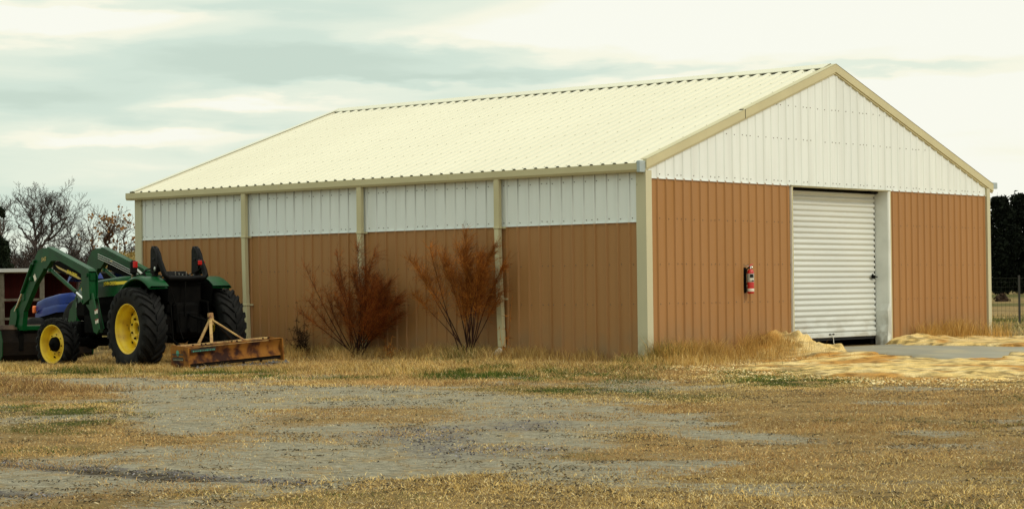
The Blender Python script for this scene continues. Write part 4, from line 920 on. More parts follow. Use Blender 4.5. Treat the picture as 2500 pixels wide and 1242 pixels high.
# loader
ld = empty('loader', (0, 0, 0)); ld.parent = tr
for sg in (1, -1):
    y0, y1 = sorted((sg*.50, sg*.60))
    # upper boom
    m = MB()
    m.prism([(3.82, 2.14), (3.60, 2.13), (3.35, 2.02), (2.10, 1.70), (1.98, 1.64), (1.98, 1.53), (2.12, 1.57), (2.50, 1.70), (3.20, 1.90), (3.50, 1.90), (3.70, 1.76), (3.80, 1.76), (4.14, 1.98), (4.02, 2.10)], y0, y1)
    m.prism([(2.20, 1.60), (3.20, 1.89), (3.48, 1.87), (3.50, 1.74), (2.25, 1.49)], sg*.55-.012, sg*.55+.012, 1)
    m.prism([(3.62, 2.16), (3.48, 2.125), (2.05, 1.735), (1.98, 1.69), (2.0, 1.675), (3.5, 2.07), (3.66, 2.12)], y0-.015, y1+.015)
    # lower boom down to the bucket
    m.prism([(4.14, 2.00), (3.74, 1.86), (3.84, 1.72), (4.16, 1.48), (4.64, .97), (4.72, .62), (4.90, .62), (5.02, .80), (4.86, 1.06), (4.38, 1.62)], y0+.002, y1-.002)
    bo = m.build('boom', [M['green'], M['dark']], ld, True)
    yy = sg*.607
    if sg > 0:
        text('542', .10, 'lettering', M['decaldim'], bo, facing_left(3.80, y1+.003, 1.93, math.radians(8)), sx=1.3, shear=.3)
        m = MB(); m.prism([(3.40, 1.82), (3.30, 1.76), (2.50, 1.555), (2.40, 1.555), (2.50, 1.60)], sg*.562, sg*.566); dc = m.build('stripe', M['decaldim'], bo, True)
        text('JOHN DEERE', .08, 'lettering', M['decal'], bo, facing_left(2.74, sg*.570, 1.655, math.radians(-13)), sx=.85)
        m = MB(); m.box((4.15, y1+.004, 1.60), (.08, .006, .12), R=Matrix.Rotation(.6, 3, 'Y')); m.build('sticker', M['labelw'], bo)
    m = MB()
    for k in range(3): m.tube([(3.70, yy*1.0+sg*.02, 2.04-.035*k), (3.2, yy+sg*.02, 1.93-.035*k), (2.6, yy+sg*.02, 1.77-.035*k), (2.3, yy+sg*.03, 1.69-.03*k), (2.1, yy*.8, 1.60)], .0075, 5)
    if sg < 0: 
        m2 = MB()
        for k in range(3): m2.tube([(3.75, -.485, 2.03-.04*k), (3.2, -.485, 1.90-.04*k), (2.6, -.485, 1.74-.04*k), (2.2, -.48, 1.63-.03*k)], .0075, 5)
        m2.build('hydraulic_line', M['metal'], ld)
    else: pass
    # lift cylinder
    m = MB(); yc = sg*.55
    m.tube([(3.58, yc, 1.72), (2.62, yc, 1.32)], .036, 12); m.tube([(3.60, yc-.05, 1.73), (3.60, yc+.05, 1.73)], .035, 10); cy = m.build('lift_cylinder', M['green'], ld)
    m = MB(); m.tube([(2.64, yc, 1.33), (2.30, yc, 1.18)], .020, 10); m.build('rod', M['chrome'], cy)
    # bucket cylinder
    m = MB(); m.tube([(4.22, yc+sg*.07, 1.86), (4.66, yc+sg*.07, 1.32)], .032, 12); m.tube([(4.16, yc+sg*.01, 1.90), (4.16, yc+sg*.09, 1.90)], .03, 8); cy = m.build('bucket_cylinder', M['green'], ld)
    m = MB(); m.tube([(4.64, yc+sg*.07, 1.34), (4.96, yc+sg*.07, .98)], .018, 10); m.build('rod', M['chrome'], cy)
    m = MB(); m.prism([(4.92, 1.10), (5.12, 1.00), (5.20, .72), (5.10, .58), (4.96, .62), (4.86, .90)], yc+sg*.04, yc+sg*.08); m.build('link', M['green'], ld, True)
    m = MB(); m.box((4.62, yc+sg*.04, 1.25), (.10, .06, .16), bev=.02); m.build('bracket', M['green'], ld, True)
    m = MB(); m.box((4.30, yc+sg*.06, 1.58), (.09, .06, .09), bev=.02); m.build('bracket', M['green'], ld, True)
    # mast
    m = MB(); m.prism([(2.32, 1.66), (2.22, 1.72), (2.02, 1.70), (1.94, 1.60), (1.96, 1.25), (1.84, .95), (1.72, .68), (1.80, .60), (1.98, .62), (2.16, .92), (2.38, 1.08), (2.34, 1.30)], y0-.03, y1-.12*max(sg, 0)+.03*min(sg, 0)*0+.0)
    m.prism([(2.30, 1.66), (2.02, 1.68), (1.98, 1.20), (2.25, 1.10)], y0-.02, y1+.02); m.tube([(2.08, y0-.04, 1.62), (2.08, y1+.04, 1.62)], .035, 10); m.tube([(2.27, y0-.03, 1.16), (2.27, y1+.03, 1.16)], .028, 10)
    m.prism([(2.05, 1.30), (1.92, 1.30), (1.68, .66), (1.76, .58), (1.88, .62), (2.02, .95)], sorted((sg*.60, sg*.57))[0], sorted((sg*.60, sg*.57))[1])
    ms = m.build('mast', M['green'], ld, True)
    if sg > 0:
        for k, (x, z) in enumerate(((1.80, .97), (1.74, .985), (1.78, .80), (1.72, .815))):
            m = MB(); m.box((x, .603, z), (.05, .004, .075)); m.box((x, .606, z+.03), (.05, .003, .016), 1); m.build('sticker', [M['labelw'], M['lens']], ms)
m = MB(); m.box((2.0, 0, .72), (.12, 1.1, .14), bev=.02); m.build('cross_tube', M['dark'], ld)
m = MB(); m.box((4.86, 0, .66), (.10, 1.08, .10), bev=.02); m.build('cross_tube', M['green'], ld)
# bucket
m = MB(); bp_ = [(5.02, .70), (4.92, .62), (4.84, .40), (4.86, .16), (4.98, .03), (5.75, -.02)]
bi = [(5.75, .0), (4.99, .055), (4.885, .17), (4.865, .40), (4.94, .60), (5.03, .675)]
m.prism(bp_+bi, -.93, .93, 0); m.box((4.98, 0, .66), (.10, 1.86, .10), 2, R=Matrix.Rotation(.5, 3, 'Y'), bev=.008)
for y in (-.55, .55): m.box((4.86, y, .45), (.05, .10, .42), 1, bev=.01)
bk = m.build('bucket', [M['rustdark'], M['dark'], M['bucketlip']], ld, True)
for sg in (1, -1):
    m = MB(); m.prism([(5.04, .70), (4.90, .60), (4.82, .40), (4.84, .15), (4.98, .015), (5.78, -.03), (5.60, .25)], sorted((sg*.93, sg*.945))[0], sorted((sg*.93, sg*.945))[1]); m.build('side_plate', M['green'], bk, True)

# ------------------------------------------------------------------ box scraper behind the tractor
bc = at(463, 898, 34.2); 
sc_ = empty('box_scraper', (0, 0, 0), HEAD)
tag(sc_, 'rusty ochre box scraper with an A-frame standing behind the green tractor', 'box scraper')
# local frame: x forward (towards tractor), y left (near side), z up, origin at the near rear lower corner
sc_.location = tuple(bc); sc_.rotation_euler = (math.radians(-3.4), 0, HEAD)
Wb = 1.78; Hb = .335; Db = .56
m = MB(); m.prism([(.0, .0), (0, Hb), (Db*.9, Hb+.03), (Db, Hb-.02), (Db, .02), (.3, .0)], -.012, .012); m.build('end_plate', M['rust'], sc_, True)
m = MB(); m.prism([(-.02, -.03), (-.02, Hb), (Db*.9, Hb+.03), (Db, Hb-.02), (Db, .02), (.3, .0)], -Wb-.012, -Wb+.012); m.build('end_plate', M['rust'], sc_, True)
m = MB(); vs = []; n = 8
for i in range(n+1):
    z = .06+(Hb-.02-.06)*i/n; b = .05*math.sin(PI*i/n); vs += [(.02+b, -.012, z), (.02+b, -Wb+.012, z)]
m.add(vs, [(2*i, 2*i+1, 2*i+3, 2*i+2) for i in range(n)], 0, True); m.box((.045, -Wb/2, Hb+.004), (.09, Wb-.03, .016), bev=.004); m.box((.05, -Wb/2, .05), (.02, Wb-.05, .09), 1)
for y in (-.28, -.36, -.85, -.95, -1.45, -1.55, -.12): m.tube([(.06, y, Hb+.01), (.06, y, Hb+.035)], .014, 6, 1)
m.build('rear_blade', [M['rust'], M['rustdark']], sc_)
m = MB(); m.box((.42, -Wb/2, Hb-.03), (.10, Wb-.03, .10), bev=.01)
for k in range(5): m.box((.42, -.25-k*.34, .12), (.05, .025, .34), 1, bev=.006)
m.build('tool_bar', [M['ochre'], M['rustdark']], sc_)
AP = (.46, -.72, Hb+.40)
m = MB()
def flat(mb, a, b, w, t, mi=0):
    a, b = Vector(a), Vector(b); d = (b-a); L = d.length; q = d.to_track_quat('Z', 'Y').to_matrix(); mb.box((a+b)/2, (w, t, L), mi, q, bev=.004)
flat(m, (AP[0], AP[1]+.03, AP[2]-.03), (.42, -.44, Hb+.02), .06, .022); flat(m, (AP[0], AP[1]-.03, AP[2]-.03), (.42, -1.08, Hb+.02), .05, .02, 1)
flat(m, (AP[0]-.02, AP[1]+.02, AP[2]-.02), (.06, -.47, Hb+.02), .05, .022); flat(m, (AP[0]-.02, AP[1]-.02, AP[2]-.02), (.06, -1.10, Hb+.02), .055, .022)
m.box((AP[0], AP[1], AP[2]), (.06, .09, .20), bev=.01, R=Matrix.Rotation(.1, 3, 'Y')); m.tube([(AP[0], AP[1]-.07, AP[2]+.02), (AP[0], AP[1]+.07, AP[2]+.02)], .014, 8, 1)
m.build('a_frame', [M['ochre'], M['rustdark']], sc_)
m = MB(); m.lathe([(0, .0), (.048, .0)], (.33, .0155, .235), 'Y', 20, 0); m.box((.33, .0140, .213), (.36, .003, .022), 1); m.box((.33, .0150, .140), (.34, .004, .055), 1)
for k in range(9): m.box((.19+.034*k, .0175, .128), (.022, .002, .012 if k % 3 else .018), 2)
m.build('sticker', [M['teal'], M['stickerdark'], M['stickerpale']], sc_)
m = MB()
zc = .225; m.box((.048-.095+.0, 0, 0), (.001, .001, .001)) if False else None
m.box((.010, -.28, .27), (.008, .46, .055), 0)
for k in range(13): m.box((.004, -.09-.032*k, .262), (.003, .02, .012 if k % 4 else .02), 1)
m.build('sticker', [M['stickerdark'], M['teal']], sc_)
# rocks under the blade
rk_ = MB()
for k in range(150):
    t = random.random(); p = np.array(bc)+axd*(.1+t*1.75)-np.array([math.cos(HEAD), math.sin(HEAD), 0])*random.gauss(.05, .11)
    s = random.uniform(.02, .06); z = Hs(p[0], p[1])+s*.3+random.random()*.03+.06*t*random.random()
    vs = [(p[0]+s*random.uniform(.6, 1.1)*x, p[1]+s*random.uniform(.6, 1.1)*y, z+s*random.uniform(.5, .9)*q) for x, y, q in ((1, 0, 0), (-1, 0, 0), (0, 1, 0), (0, -1, 0), (0, 0, 1), (0, 0, -1))]
    rk_.add(vs, [(0, 2, 4), (2, 1, 4), (1, 3, 4), (3, 0, 4), (2, 0, 5), (1, 2, 5), (3, 1, 5), (0, 3, 5)])
o = rk_.build('gravel_heap', M['rock']); tag(o, 'low heap of grey broken stone spilled under the box scraper', 'gravel heap', kind='stuff')

# ------------------------------------------------------------------ shrubs
RUSTP = [((.42, .135, .018), 4), ((.25, .068, .011), 3), ((.56, .22, .038), 3), ((.08, .022, .007), 2.5)]
def seg_mesh(A, B, ra, rb_, cols):       # 3 sided tapered sticks, vectorised
    n = len(A); d = B-A; L = np.linalg.norm(d, axis=1, keepdims=True)+1e-9; d = d/L
    ref = np.where(np.abs(d[:, 2:3]) < .9, np.array([[0, 0, 1.]]), np.array([[1., 0, 0]])); u = np.cross(d, ref); u /= np.linalg.norm(u, axis=1, keepdims=True)+1e-9; v = np.cross(d, u)
    V = np.empty((n, 6, 3))
    for k in range(3):
        a = 2*PI*k/3; e = u*math.cos(a)+v*math.sin(a); V[:, k] = A+e*ra[:, None]; V[:, 3+k] = B+e*rb_[:, None]
    o = (np.arange(n)*6)[:, None]; Tt = []
    for k in range(3):
        j = (k+1) % 3; Tt += [o+np.array([[k, j, 3+j]]), o+np.array([[k, 3+j, 3+k]])]
    return V.reshape(-1, 3), np.concatenate(Tt, 0), np.repeat(cols[:, None], 6, 1).reshape(-1, 3)
def shrub(name, base, stems, dens, label, lean=(.25, 0, 0), seed=1):
    rg = np.random.default_rng(seed); root = empty(name, tuple(base)); tag(root, label, 'shrub', 'dry reddish shrubs against the barn wall')
    A = []; B = []; ra = []; rb2 = []; TA = []; TB = []
    base = np.array(base)
    for (tx, tz, f0, fq) in stems:
        tip = np.array([tx-(.05 if seed == 5 else 0), rg.uniform(-.62, -.22), tz*(.93 if seed == 5 else .97)])-base; b0 = np.array([rg.normal(0, .07), rg.normal(0, .05), 0])
        side_ = np.array([rg.normal(0, .05), rg.normal(0, .05), -.02]); n = 14; P = []
        for i in range(n+1):
            t = i/n; P.append(b0+(tip-b0)*t+side_*math.sin(PI*t)*1.2+np.array([(tip[0]-b0[0])*.10*(t*t-t), 0, .12*abs(tip[0])*(t-t*t)]))
        P = np.array(P)
        L = np.linalg.norm(tip)
        for i in range(n): A.append(P[i]); B.append(P[i+1]); ra.append(.011*(1-i/n)**.8+.002); rb2.append(.011*(1-(i+1)/n)**.8+.0018)
        nb = int(dens*fq*L)
        for _ in range(nb):
            t = f0+(1-f0)*rg.uniform(0, 1)**.9; i = min(int(t*n), n-1); p = P[i]+(P[i+1]-P[i])*(t*n-i)
            ax_ = (P[i+1]-P[i]); ax_ = ax_/np.linalg.norm(ax_)
            dv = ax_*rg.uniform(.5, 1.2)+rg.normal(0, .50, 3)+np.array(lean)*rg.uniform(.3, 1.6); dv /= np.linalg.norm(dv)
            l = rg.uniform(.12, .46)*(1.15-t*.6); q = p.copy(); m_ = 3
            for j in range(m_):
                dn = dv+np.array([.10, 0, .05])*j+rg.normal(0, .10, 3); q2 = q+dn*l/m_
                TA.append(q); TB.append(q2)
                for _k in range(3):
                    dd = dn*rg.uniform(.5, 1)+rg.normal(0, .45, 3)+np.array(lean)*.5; s0 = q+(q2-q)*rg.uniform(0, 1); TA.append(s0); TB.append(s0+dd*rg.uniform(.02, .075))
                q = q2
    A, B = np.array(A), np.array(B); n = len(A)
    v, t, c = seg_mesh(A, B, np.array(ra), np.array(rb2), pick([((.028, .010, .006), 1), ((.05, .018, .010), 1)], n)); npmesh('stems', v, t, ATTS, c, root)
    TA, TB = np.array(TA), np.array(TB)
    TA[:, 1] = np.minimum(TA[:, 1], -.03-base[1]); TB[:, 1] = np.minimum(TB[:, 1], -.03-base[1]); n = len(TA)
    pal_ = RUSTP if seed == 5 else [((.32, .082, .013), 4), ((.18, .040, .008), 4), ((.46, .15, .024), 2.5), ((.04, .011, .006), 3)]
    v, t, c = seg_mesh(TA, TB, np.full(n, .0014), np.full(n, .0008), pick(pal_, n)*np.clip(.55+1.1*fbm(TA[:, 0]*4+9, TA[:, 2]*4, seed), .5, 1.5)[:, None]); npmesh('twigs', v, t, ATTS, c, root)
    return root
shrub('dry_shrub', (-5.82, -.46, Hs(-5.8, -.45)), [(-6.97, 1.66, .45, .35), (-6.70, 1.20, .35, .7), (-7.32, .86, .35, .55), (-7.1, 1.05, .4, .5), (-6.40, 1.86, .45, .45), (-6.30, 1.5, .25, 1.5), (-6.05, 1.55, .25, 1.6), (-5.86, 1.98, .3, 1.0), (-5.78, 1.6, .25, 1.6), (-5.55, 1.85, .35, .8), (-5.50, 1.35, .25, 1.7), (-5.35, 1.45, .25, 1.4), (-5.18, 1.25, .3, 1.8), (-5.0, 1.10, .3, 1.8), (-5.05, 1.32, .4, 1.3), (-5.9, 1.1, .2, 1.5), (-6.2, 1.15, .2, 1.4), (-4.95, .8, .4, 1.2), (-4.92, 1.0, .35, 1.8), (-5.12, 1.12, .3, 1.8), (-5.3, 1.2, .3, 1.6), (-6.55, 1.1, .3, 1.2), (-5.65, 1.2, .2, 1.5)], 92,
      'wide dark reddish dry shrub in front of the middle downspout', seed=3)
shrub('dry_shrub', (-3.22, -.46, Hs(-3.2, -.45)), [(-4.70, 1.83, .62, .9), (-4.25, 1.55, .55, .8), (-4.60, 1.18, .6, .8), (-4.02, 2.02, .5, .8), (-3.85, 1.75, .4, 1.7), (-3.70, 1.85, .4, 1.8), (-3.50, 2.0, .4, 1.8), (-3.42, 2.20, .4, 1.7), (-3.25, 1.95, .4, 1.8), (-3.10, 1.8, .45, 1.8), (-2.85, 1.85, .45, 1.7), (-2.65, 2.02, .5, 1.5), (-2.62, 1.7, .5, 1.4), (-2.95, 1.45, .45, 1.0), (-2.66, 1.2, .6, .8), (-3.6, 1.45, .4, 1.3)], 70,
      'taller orange-brown dry shrub with bare leaning stems by the drain elbow', lean=(.35, 0, .1), seed=5)
def weed(name, base, sp, h, n, pal, label, seed=1, cat='weed'):
    rg = np.random.default_rng(seed); A = []; B = []
    for k in range(n):
        d = rg.normal(0, 1, 3)*np.array([sp, sp*.6, .3]); d[2] = abs(d[2])+h*rg.uniform(.4, 1); q = np.array([rg.normal(0, sp*.3), rg.normal(0, sp*.2), 0])
        for j in range(3):
            q2 = q+d/3+rg.normal(0, .02, 3); A.append(q); B.append(q2)
            for _ in range(4): A.append(q2); B.append(q2+rg.normal(0, .035, 3))
            q = q2
    A, B = np.array(A), np.array(B); A[:, 2] = np.abs(A[:, 2]); B[:, 2] = np.abs(B[:, 2])
    v, t, c = seg_mesh(A, B, np.full(len(A), .004), np.full(len(A), .002), pick(pal, len(A))); o = npmesh(name, v, t, ATTS, c); o.location = base; tag(o, label, cat); return o
b = (-7.35, -.3); weed('dead_weed', (b[0], b[1], Hs(*b)),   .10, .10, 60, [((.02, .012, .008), 2), ((.05, .025, .012), 1)], 'small dark dead weed at the wall foot left of the shrubs', 2)
b = (-5.0, -.5); weed('dead_weed', (b[0], b[1], Hs(*b)), .12, .10, 8, RUSTP, 'sparse red-brown weed stalks between the two shrubs', 4)
b = (-2.62, -.3); weed('dead_weed', (b[0], b[1], Hs(*b)), .05, .35, 5, RUSTP, 'thin dead weed stalks right of the drain elbow', 6)

# ------------------------------------------------------------------ trees
def bare_tree(loc, h, label, seed, limbs, mat_='bark', pods=0, lev=4, group=None, name='bare_tree', tr=.010, dens=1., tw=.010):
    """limbs: main limbs as lists of (x, z) in units of the tree height; side branches and twigs grow from them"""
    rd = random.Random(seed); segs = []; tips = []
    def rv(s_=1.): return Vector((rd.gauss(0, s_), rd.gauss(0, s_), rd.gauss(0, s_)))
    def grow(p, d, L, r, lv):
        n = 5 if lv >= 2 else 3; q = p.copy(); dd = d.copy()
        for i in range(n):
            dd = (dd+rv(.20)+Vector((0, 0, .05))).normalized(); q2 = q+dd*L/n
            segs.append((q, q2, max(r*(1-.6*i/n), tw), max(r*(1-.6*(i+1)/n), tw*.7))); q = q2
            if lv > 0 and rd.random() < (.85 if i > 0 else .4)*dens:
                a = rv(); a.z = abs(a.z)*.6; a.y *= .7; grow(q.copy(), (dd*.75+a.normalized()*.85).normalized(), L*rd.uniform(.42, .68), r*.55, lv-1)
        if lv == 0: tips.append(q)
        elif lv > 0: grow(q.copy(), dd, L*.55, r*.45, lv-1)
    for lb in limbs:
        r0 = h*lb[0]; P = [Vector((x*h, rd.gauss(0, .02)*h, z*h)) for x, z in lb[1:]]; m = len(P); pts = []
        for a, b in zip(P[:-1], P[1:]):
            for k in range(4): pts.append(a.lerp(b, k/4)+rv(.004*h))
        pts.append(P[-1]); n = len(pts)
        for k in range(n-1):
            ra, rb_ = r0*(1-.80*k/n), r0*(1-.80*(k+1)/n); segs.append((pts[k], pts[k+1], ra, rb_))
            if pts[k].z > .16*h or k > n*.35:
                for _ in range(2 if rd.random() < .5*dens else 1):
                    if rd.random() > .8*dens: continue
                    dd = (pts[k+1]-pts[k]).normalized(); a = rv(); a.z = abs(a.z)*.5; a.y *= .8
                    grow(pts[k].copy(), (dd*.6+a.normalized()).normalized(), h*rd.uniform(.10, .20)*(1-.3*k/n), ra*.45, lev-1)
        grow(pts[-1].copy(), (pts[-1]-pts[-2]).normalized(), h*.14, r0*.2, lev-1)
    A = np.array([s_[0] for s_ in segs]); B = np.array([s_[1] for s_ in segs]); ra = np.array([s_[2] for s_ in segs]); rb_ = np.array([s_[3] for s_ in segs])
    k_ = h/np.percentile(B[:, 2], 99.7); A = A*k_; B = B*k_
    root = empty(name, loc, math.atan2(rt[1], rt[0])); tag(root, label, 'tree', group)
    thick = ra > h*tr
    for nm, mm in (('trunk', thick), ('crown', ~thick)):
        if mm.sum() == 0: continue
        v, t, c = seg_mesh(A[mm], B[mm], ra[mm], rb_[mm], np.tile([[.05, .035, .03]], (mm.sum(), 1))); npmesh(nm, v, t, M[mat_], None, root)
    if pods:
        m = MB()
        for q in tips:
            if q.z < h*.55 or rd.random() > pods: continue
            for _ in range(3):
                s = rd.uniform(.03, .075); c = q*float(k_)+rv(.07)
                m.add([c+Vector((s, 0, 0)), c+Vector((-s, .3*s, 0)), c+Vector((0, s, .3*s)), c+Vector((0, 0, s)), c+Vector((0, 0, -s))], [(0, 2, 3), (2, 1, 3), (0, 4, 2), (1, 2, 4), (0, 3, 1), (0, 1, 4)])
        m.build('seed_clusters', M['seed'], root)
    return root
def place(px, d): 
    P = at(px, 712, d); return (P[0], P[1], Hs(P[0], P[1])-.1)
def hgt_for(py, px, d): P = at(px, py, d); return P[2]-place(px, d)[2]
def traced(px0, d, limbs, hpx, label, seed, **k):
    """main limbs given as they branch, in the plane of the tree at its real distance and size"""
    base = np.array(place(px0, d)); h = hgt_for(hpx, px0, d); out = []
    for lb in limbs:
        out.append([lb[0]]+[((at(x, y, d)-base)@rt/h, (at(x, y, d)-base)[2]/h) for x, y in lb[1:]])
    return bare_tree(tuple(base), h, label, seed, out, **k)
traced(92, 120, [(.020, (95, 720), (92, 640), (88, 580)), (.014, (88, 580), (84, 540), (80, 510), (62, 480), (48, 462)), (.014, (88, 585), (112, 565), (132, 535), (130, 500), (134, 470), (140, 452)), (.010, (84, 540), (98, 505), (104, 475), (98, 455)), (.011, (88, 572), (60, 550), (40, 520), (30, 500)),
    (.010, (120, 560), (150, 535), (165, 510), (178, 480)), (.010, (134, 520), (158, 500), (178, 492)), (.008, (80, 515), (70, 500), (84, 470), (78, 452))], 444, 'large bare grey tree with a wide twiggy crown behind the loader', 21, lev=4, tw=.0085, dens=.74)
traced(-8, 135, [(.020, (-5, 720), (-8, 620), (0, 560)), (.012, (0, 560), (12, 520), (8, 495), (16, 485)), (.012, (0, 570), (-25, 530), (-35, 500)), (.009, (2, 555), (-8, 520), (-6, 490))], 480, 'bare grey tree at the left edge behind the dark conifer', 5, lev=4, tw=.009, dens=.7)
traced(170, 112, [(.022, (172, 720), (168, 650), (172, 615)), (.012, (172, 615), (183, 590), (180, 575), (160, 566), (138, 563), (122, 566)), (.012, (172, 612), (166, 590), (170, 565), (175, 540), (168, 522)), (.009, (182, 590), (200, 575), (198, 555), (205, 540))], 520, 'smaller bare crooked tree with a low horizontal limb left of the seed pod tree', 8, lev=4, dens=.68, tw=.008)
traced(285, 90, [(.020, (286, 715), (284, 640), (285, 620)), (.015, (285, 622), (268, 590), (258, 565), (246, 552), (248, 545), (262, 535), (262, 515), (255, 505)), (.012, (288, 615), (304, 595), (309, 570), (305, 545), (316, 520), (326, 518)), (.010, (262, 560), (262, 535), (272, 520), (280, 508)), (.008, (258, 528), (246, 512), (240, 506)), (.008, (262, 520), (270, 505))], 500, 'slender bare tree carrying rusty seed clusters left of the barn', 15, mat_='barkred', pods=.12, lev=3, dens=.66, tw=.008)
traced(230, 92, [(.014, (228, 715), (230, 620), (234, 590)), (.010, (234, 592), (230, 575), (222, 560), (224, 545), (217, 530), (222, 515)), (.008, (224, 560), (226, 540), (214, 520), (212, 508))], 505, 'thin crooked bare tree with a few seed clusters beside the far loader arm', 16, mat_='barkred', pods=.10, lev=3, dens=.45, tw=.008)
traced(140, 90, [(.012, (140, 715), (130, 640), (120, 610)), (.012, (142, 715), (160, 650), (175, 630)), (.012, (140, 715), (146, 640), (140, 600)), (.012, (200, 715), (205, 640), (198, 615)), (.012, (180, 715), (185, 650), (190, 620))], 590, 'low dark bare thicket tree behind the loader arms', 33, lev=4, dens=.75)
traced(50, 80, [(.012, (48, 715), (40, 650), (30, 600)), (.012, (50, 715), (62, 640), (66, 590)), (.010, (70, 715), (84, 650), (90, 610)), (.010, (20, 715), (14, 650), (24, 610))], 570, 'low bare tree rising behind the red shed', 37, lev=4, dens=.75)
traced(265, 95, [(.010, (262, 715), (255, 650), (248, 620)), (.010, (266, 715), (275, 650), (285, 600)), (.010, (296, 715), (300, 650), (312, 615))], 600, 'low bare brush tree left of the hay bale', 39, mat_='barkred', lev=4, dens=.7)
def leafy(name, loc, h, rad, prof, n, label, material, seed, size=.12, trunk=.1, low=.05, cat='tree', group=None):
    rg = np.random.default_rng(seed); root = empty(name, loc); tag(root, label, cat, group)
    t = rg.uniform(low, 1, n)**1.0; a = rg.uniform(0, 2*PI, n); R_ = rad*prof(t)*(.75+.5*fbm(t*9+seed, np.cos(a)*2+np.sin(a)*2, seed)); r = R_*rg.uniform(0, 1, n)**.45
    c = np.stack([r*np.cos(a), r*np.sin(a), t*h], -1)+rg.normal(0, size*.6, (n, 3))
    den = fbm(c[:, 0]*1.1+seed, c[:, 2]*1.1+c[:, 1]*1.1, seed+4); c = c[den > .38]; n = len(c)
    s = size*rg.uniform(.5, 1.4, n)[:, None]; V = np.stack([c+rg.normal(0, 1, (n, 3))*s, c+rg.normal(0, 1, (n, 3))*s, c+rg.normal(0, 1, (n, 3))*s], 1)
    T = np.arange(n*3).reshape(-1, 3); npmesh('crown', V.reshape(-1, 3), T, M[material], None, root)
    m = MB(); m.tube([(0, 0, -.3), (.05, 0, h*.5), (0, 0, h*.92)], [trunk, trunk*.6, trunk*.15], 7)
    for k in range(14):
        z = h*rg.uniform(max(low, .15), .85); a = rg.uniform(0, 2*PI); l = rad*prof(np.array([z/h]))[0]*.8; m.tube([(0, 0, z), (l*math.cos(a), l*math.sin(a), z+l*.25)], [trunk*.25, trunk*.06], 4)
    m.build('trunk', M['bark'], root); return root
cone = lambda t: np.clip(1.05-t, 0, 1)**.8
leafy('conifer', place(2, 78), hgt_for(512, 5, 78), .62, lambda t: np.clip(1.03-t, 0, 1)**.75*(.75+.5*np.abs(np.sin(t*16))), 22000, 'dark green conifer at the left edge behind the red shed', 'conifer', 3, .05, .10)
oval = lambda t: np.sqrt(np.clip(1-((t-.50)/.56)**2, .02, 1))
for i, (px, py, d, w_, lab) in enumerate(((2444, 484, 190, 1.35, 'dark evergreen tree directly right of the barn corner'), (2494, 478, 196, 1.3, 'dark evergreen tree at the right edge of the field'), (2545, 492, 188, 1.1, 'dark evergreen tree beyond the right edge tree'), (2392, 500, 200, 1.1, 'dark evergreen tree mostly hidden behind the barn corner'))):
    leafy('evergreen_tree', place(px, d), hgt_for(py, px, d), w_, oval, 15000, lab, 'cedar', 40+i, .12, .14, .04, group='dark evergreens beyond the wire fence')
def brush(name, px, d, wpx, py, n, label, material, seed):
    P = place(px, d); h = hgt_for(py, px, d); wd = wpx/F*d
    return leafy(name, P, h, wd/2, lambda t: np.sqrt(np.clip(1-t*t, .05, 1)), n, label, material, seed, .05, .03, 0.0, 'bush')
brush('dark_bush', 2446, 120, 36, 720, 1500, 'low dark bush in the field right of the barn', 'barkred', 71)
def scrub(name, px0, px1, d0, d1, y0, y1, n, label, r_, pal, low=.8):
    rg = np.random.default_rng(5); A = []; B = []
    for k in range(n):
        px = rg.uniform(px0, px1); d = rg.uniform(d0, d1); P = at(px, 712, d); hz = Hs(P[0], P[1])-.1
        q = (math.sin(px*.13)+math.sin(px*.047+1)+2)/4
        hh = at(px, y0+(y1-y0)*q+rg.uniform(0, 14), d)[2]-hz
        z = rg.uniform(0, 1)**low*hh; p = np.array([P[0], P[1], hz+z]); A.append(p); B.append(p+np.array([rg.normal(0, .2), rg.normal(0, .2), rg.uniform(.05, .4)])*d/100)
    v, t, c = seg_mesh(np.array(A), np.array(B), np.full(len(A), r_), np.full(len(A), r_*.4), pick(pal, len(A)))
    o = npmesh(name, v, t, ATTS, c); tag(o, label, 'thicket', kind='stuff'); return o
scrub('brush_thicket', -120, 345, 96, 112, 600, 650, 15000, 'dark brown tangle of leafless brush along the far left side', .016, [((.022, .014, .012), 3), ((.04, .025, .02), 2), ((.012, .012, .008), 2)])
scrub('far_treeline', -200, 345, 300, 330, 655, 675, 7000, 'distant dark belt of trees behind the left brush', .09, [((.022, .018, .014), 3), ((.035, .028, .02), 2)], 1.)
scrub('far_treeline', 2380, 2640, 300, 330, 684, 694, 3500, 'distant dark belt of trees behind the evergreens on the right', .09, [((.010, .011, .008), 3), ((.018, .018, .012), 2)], 1.)

# ------------------------------------------------------------------ things on the left
# red shed
def local(px, d): P = at(px, 712, d); return Vector((P[0], P[1], Hs(P[0], P[1])))
shp = local(40, 62); shed = empty('shed', shp, math.atan2(rt[1], rt[0])); tag(shed, 'low dark red open shed with a pale roof edge at the far left', 'shed')
ppm = F/62
m = MB(); m.box((-1.0, 1.6, 1.86), (4.3, 3.4, .03), R=Matrix.Rotation(-.02, 3, 'X')); m.box((-1.0, -.12, 1.84), (4.3, .05, .06)); m.build('roof', M['shedroof'], shed)
m = MB(); m.box((.1, .25, 1.35), (1.2, .04, .85)); m.box((-2.2, .25, 1.35), (2.2, .04, .85)); m.box((-1, 3.2, .9), (4.2, .05, 1.8)); m.build('wall', M['shedred'], shed)
for x in (-.42, .75, -2.9): m = MB(); m.box((x, 0, .85), (.12, .12, 1.9), bev=.01); m.build('post', M['weathered'], shed)
m = MB(); m.box((.15, -.02, 1.00), (1.4, .05, .07)); m.box((.15, -.02, .45), (1.4, .05, .07)); m.build('rail', M['weathered'], shed)
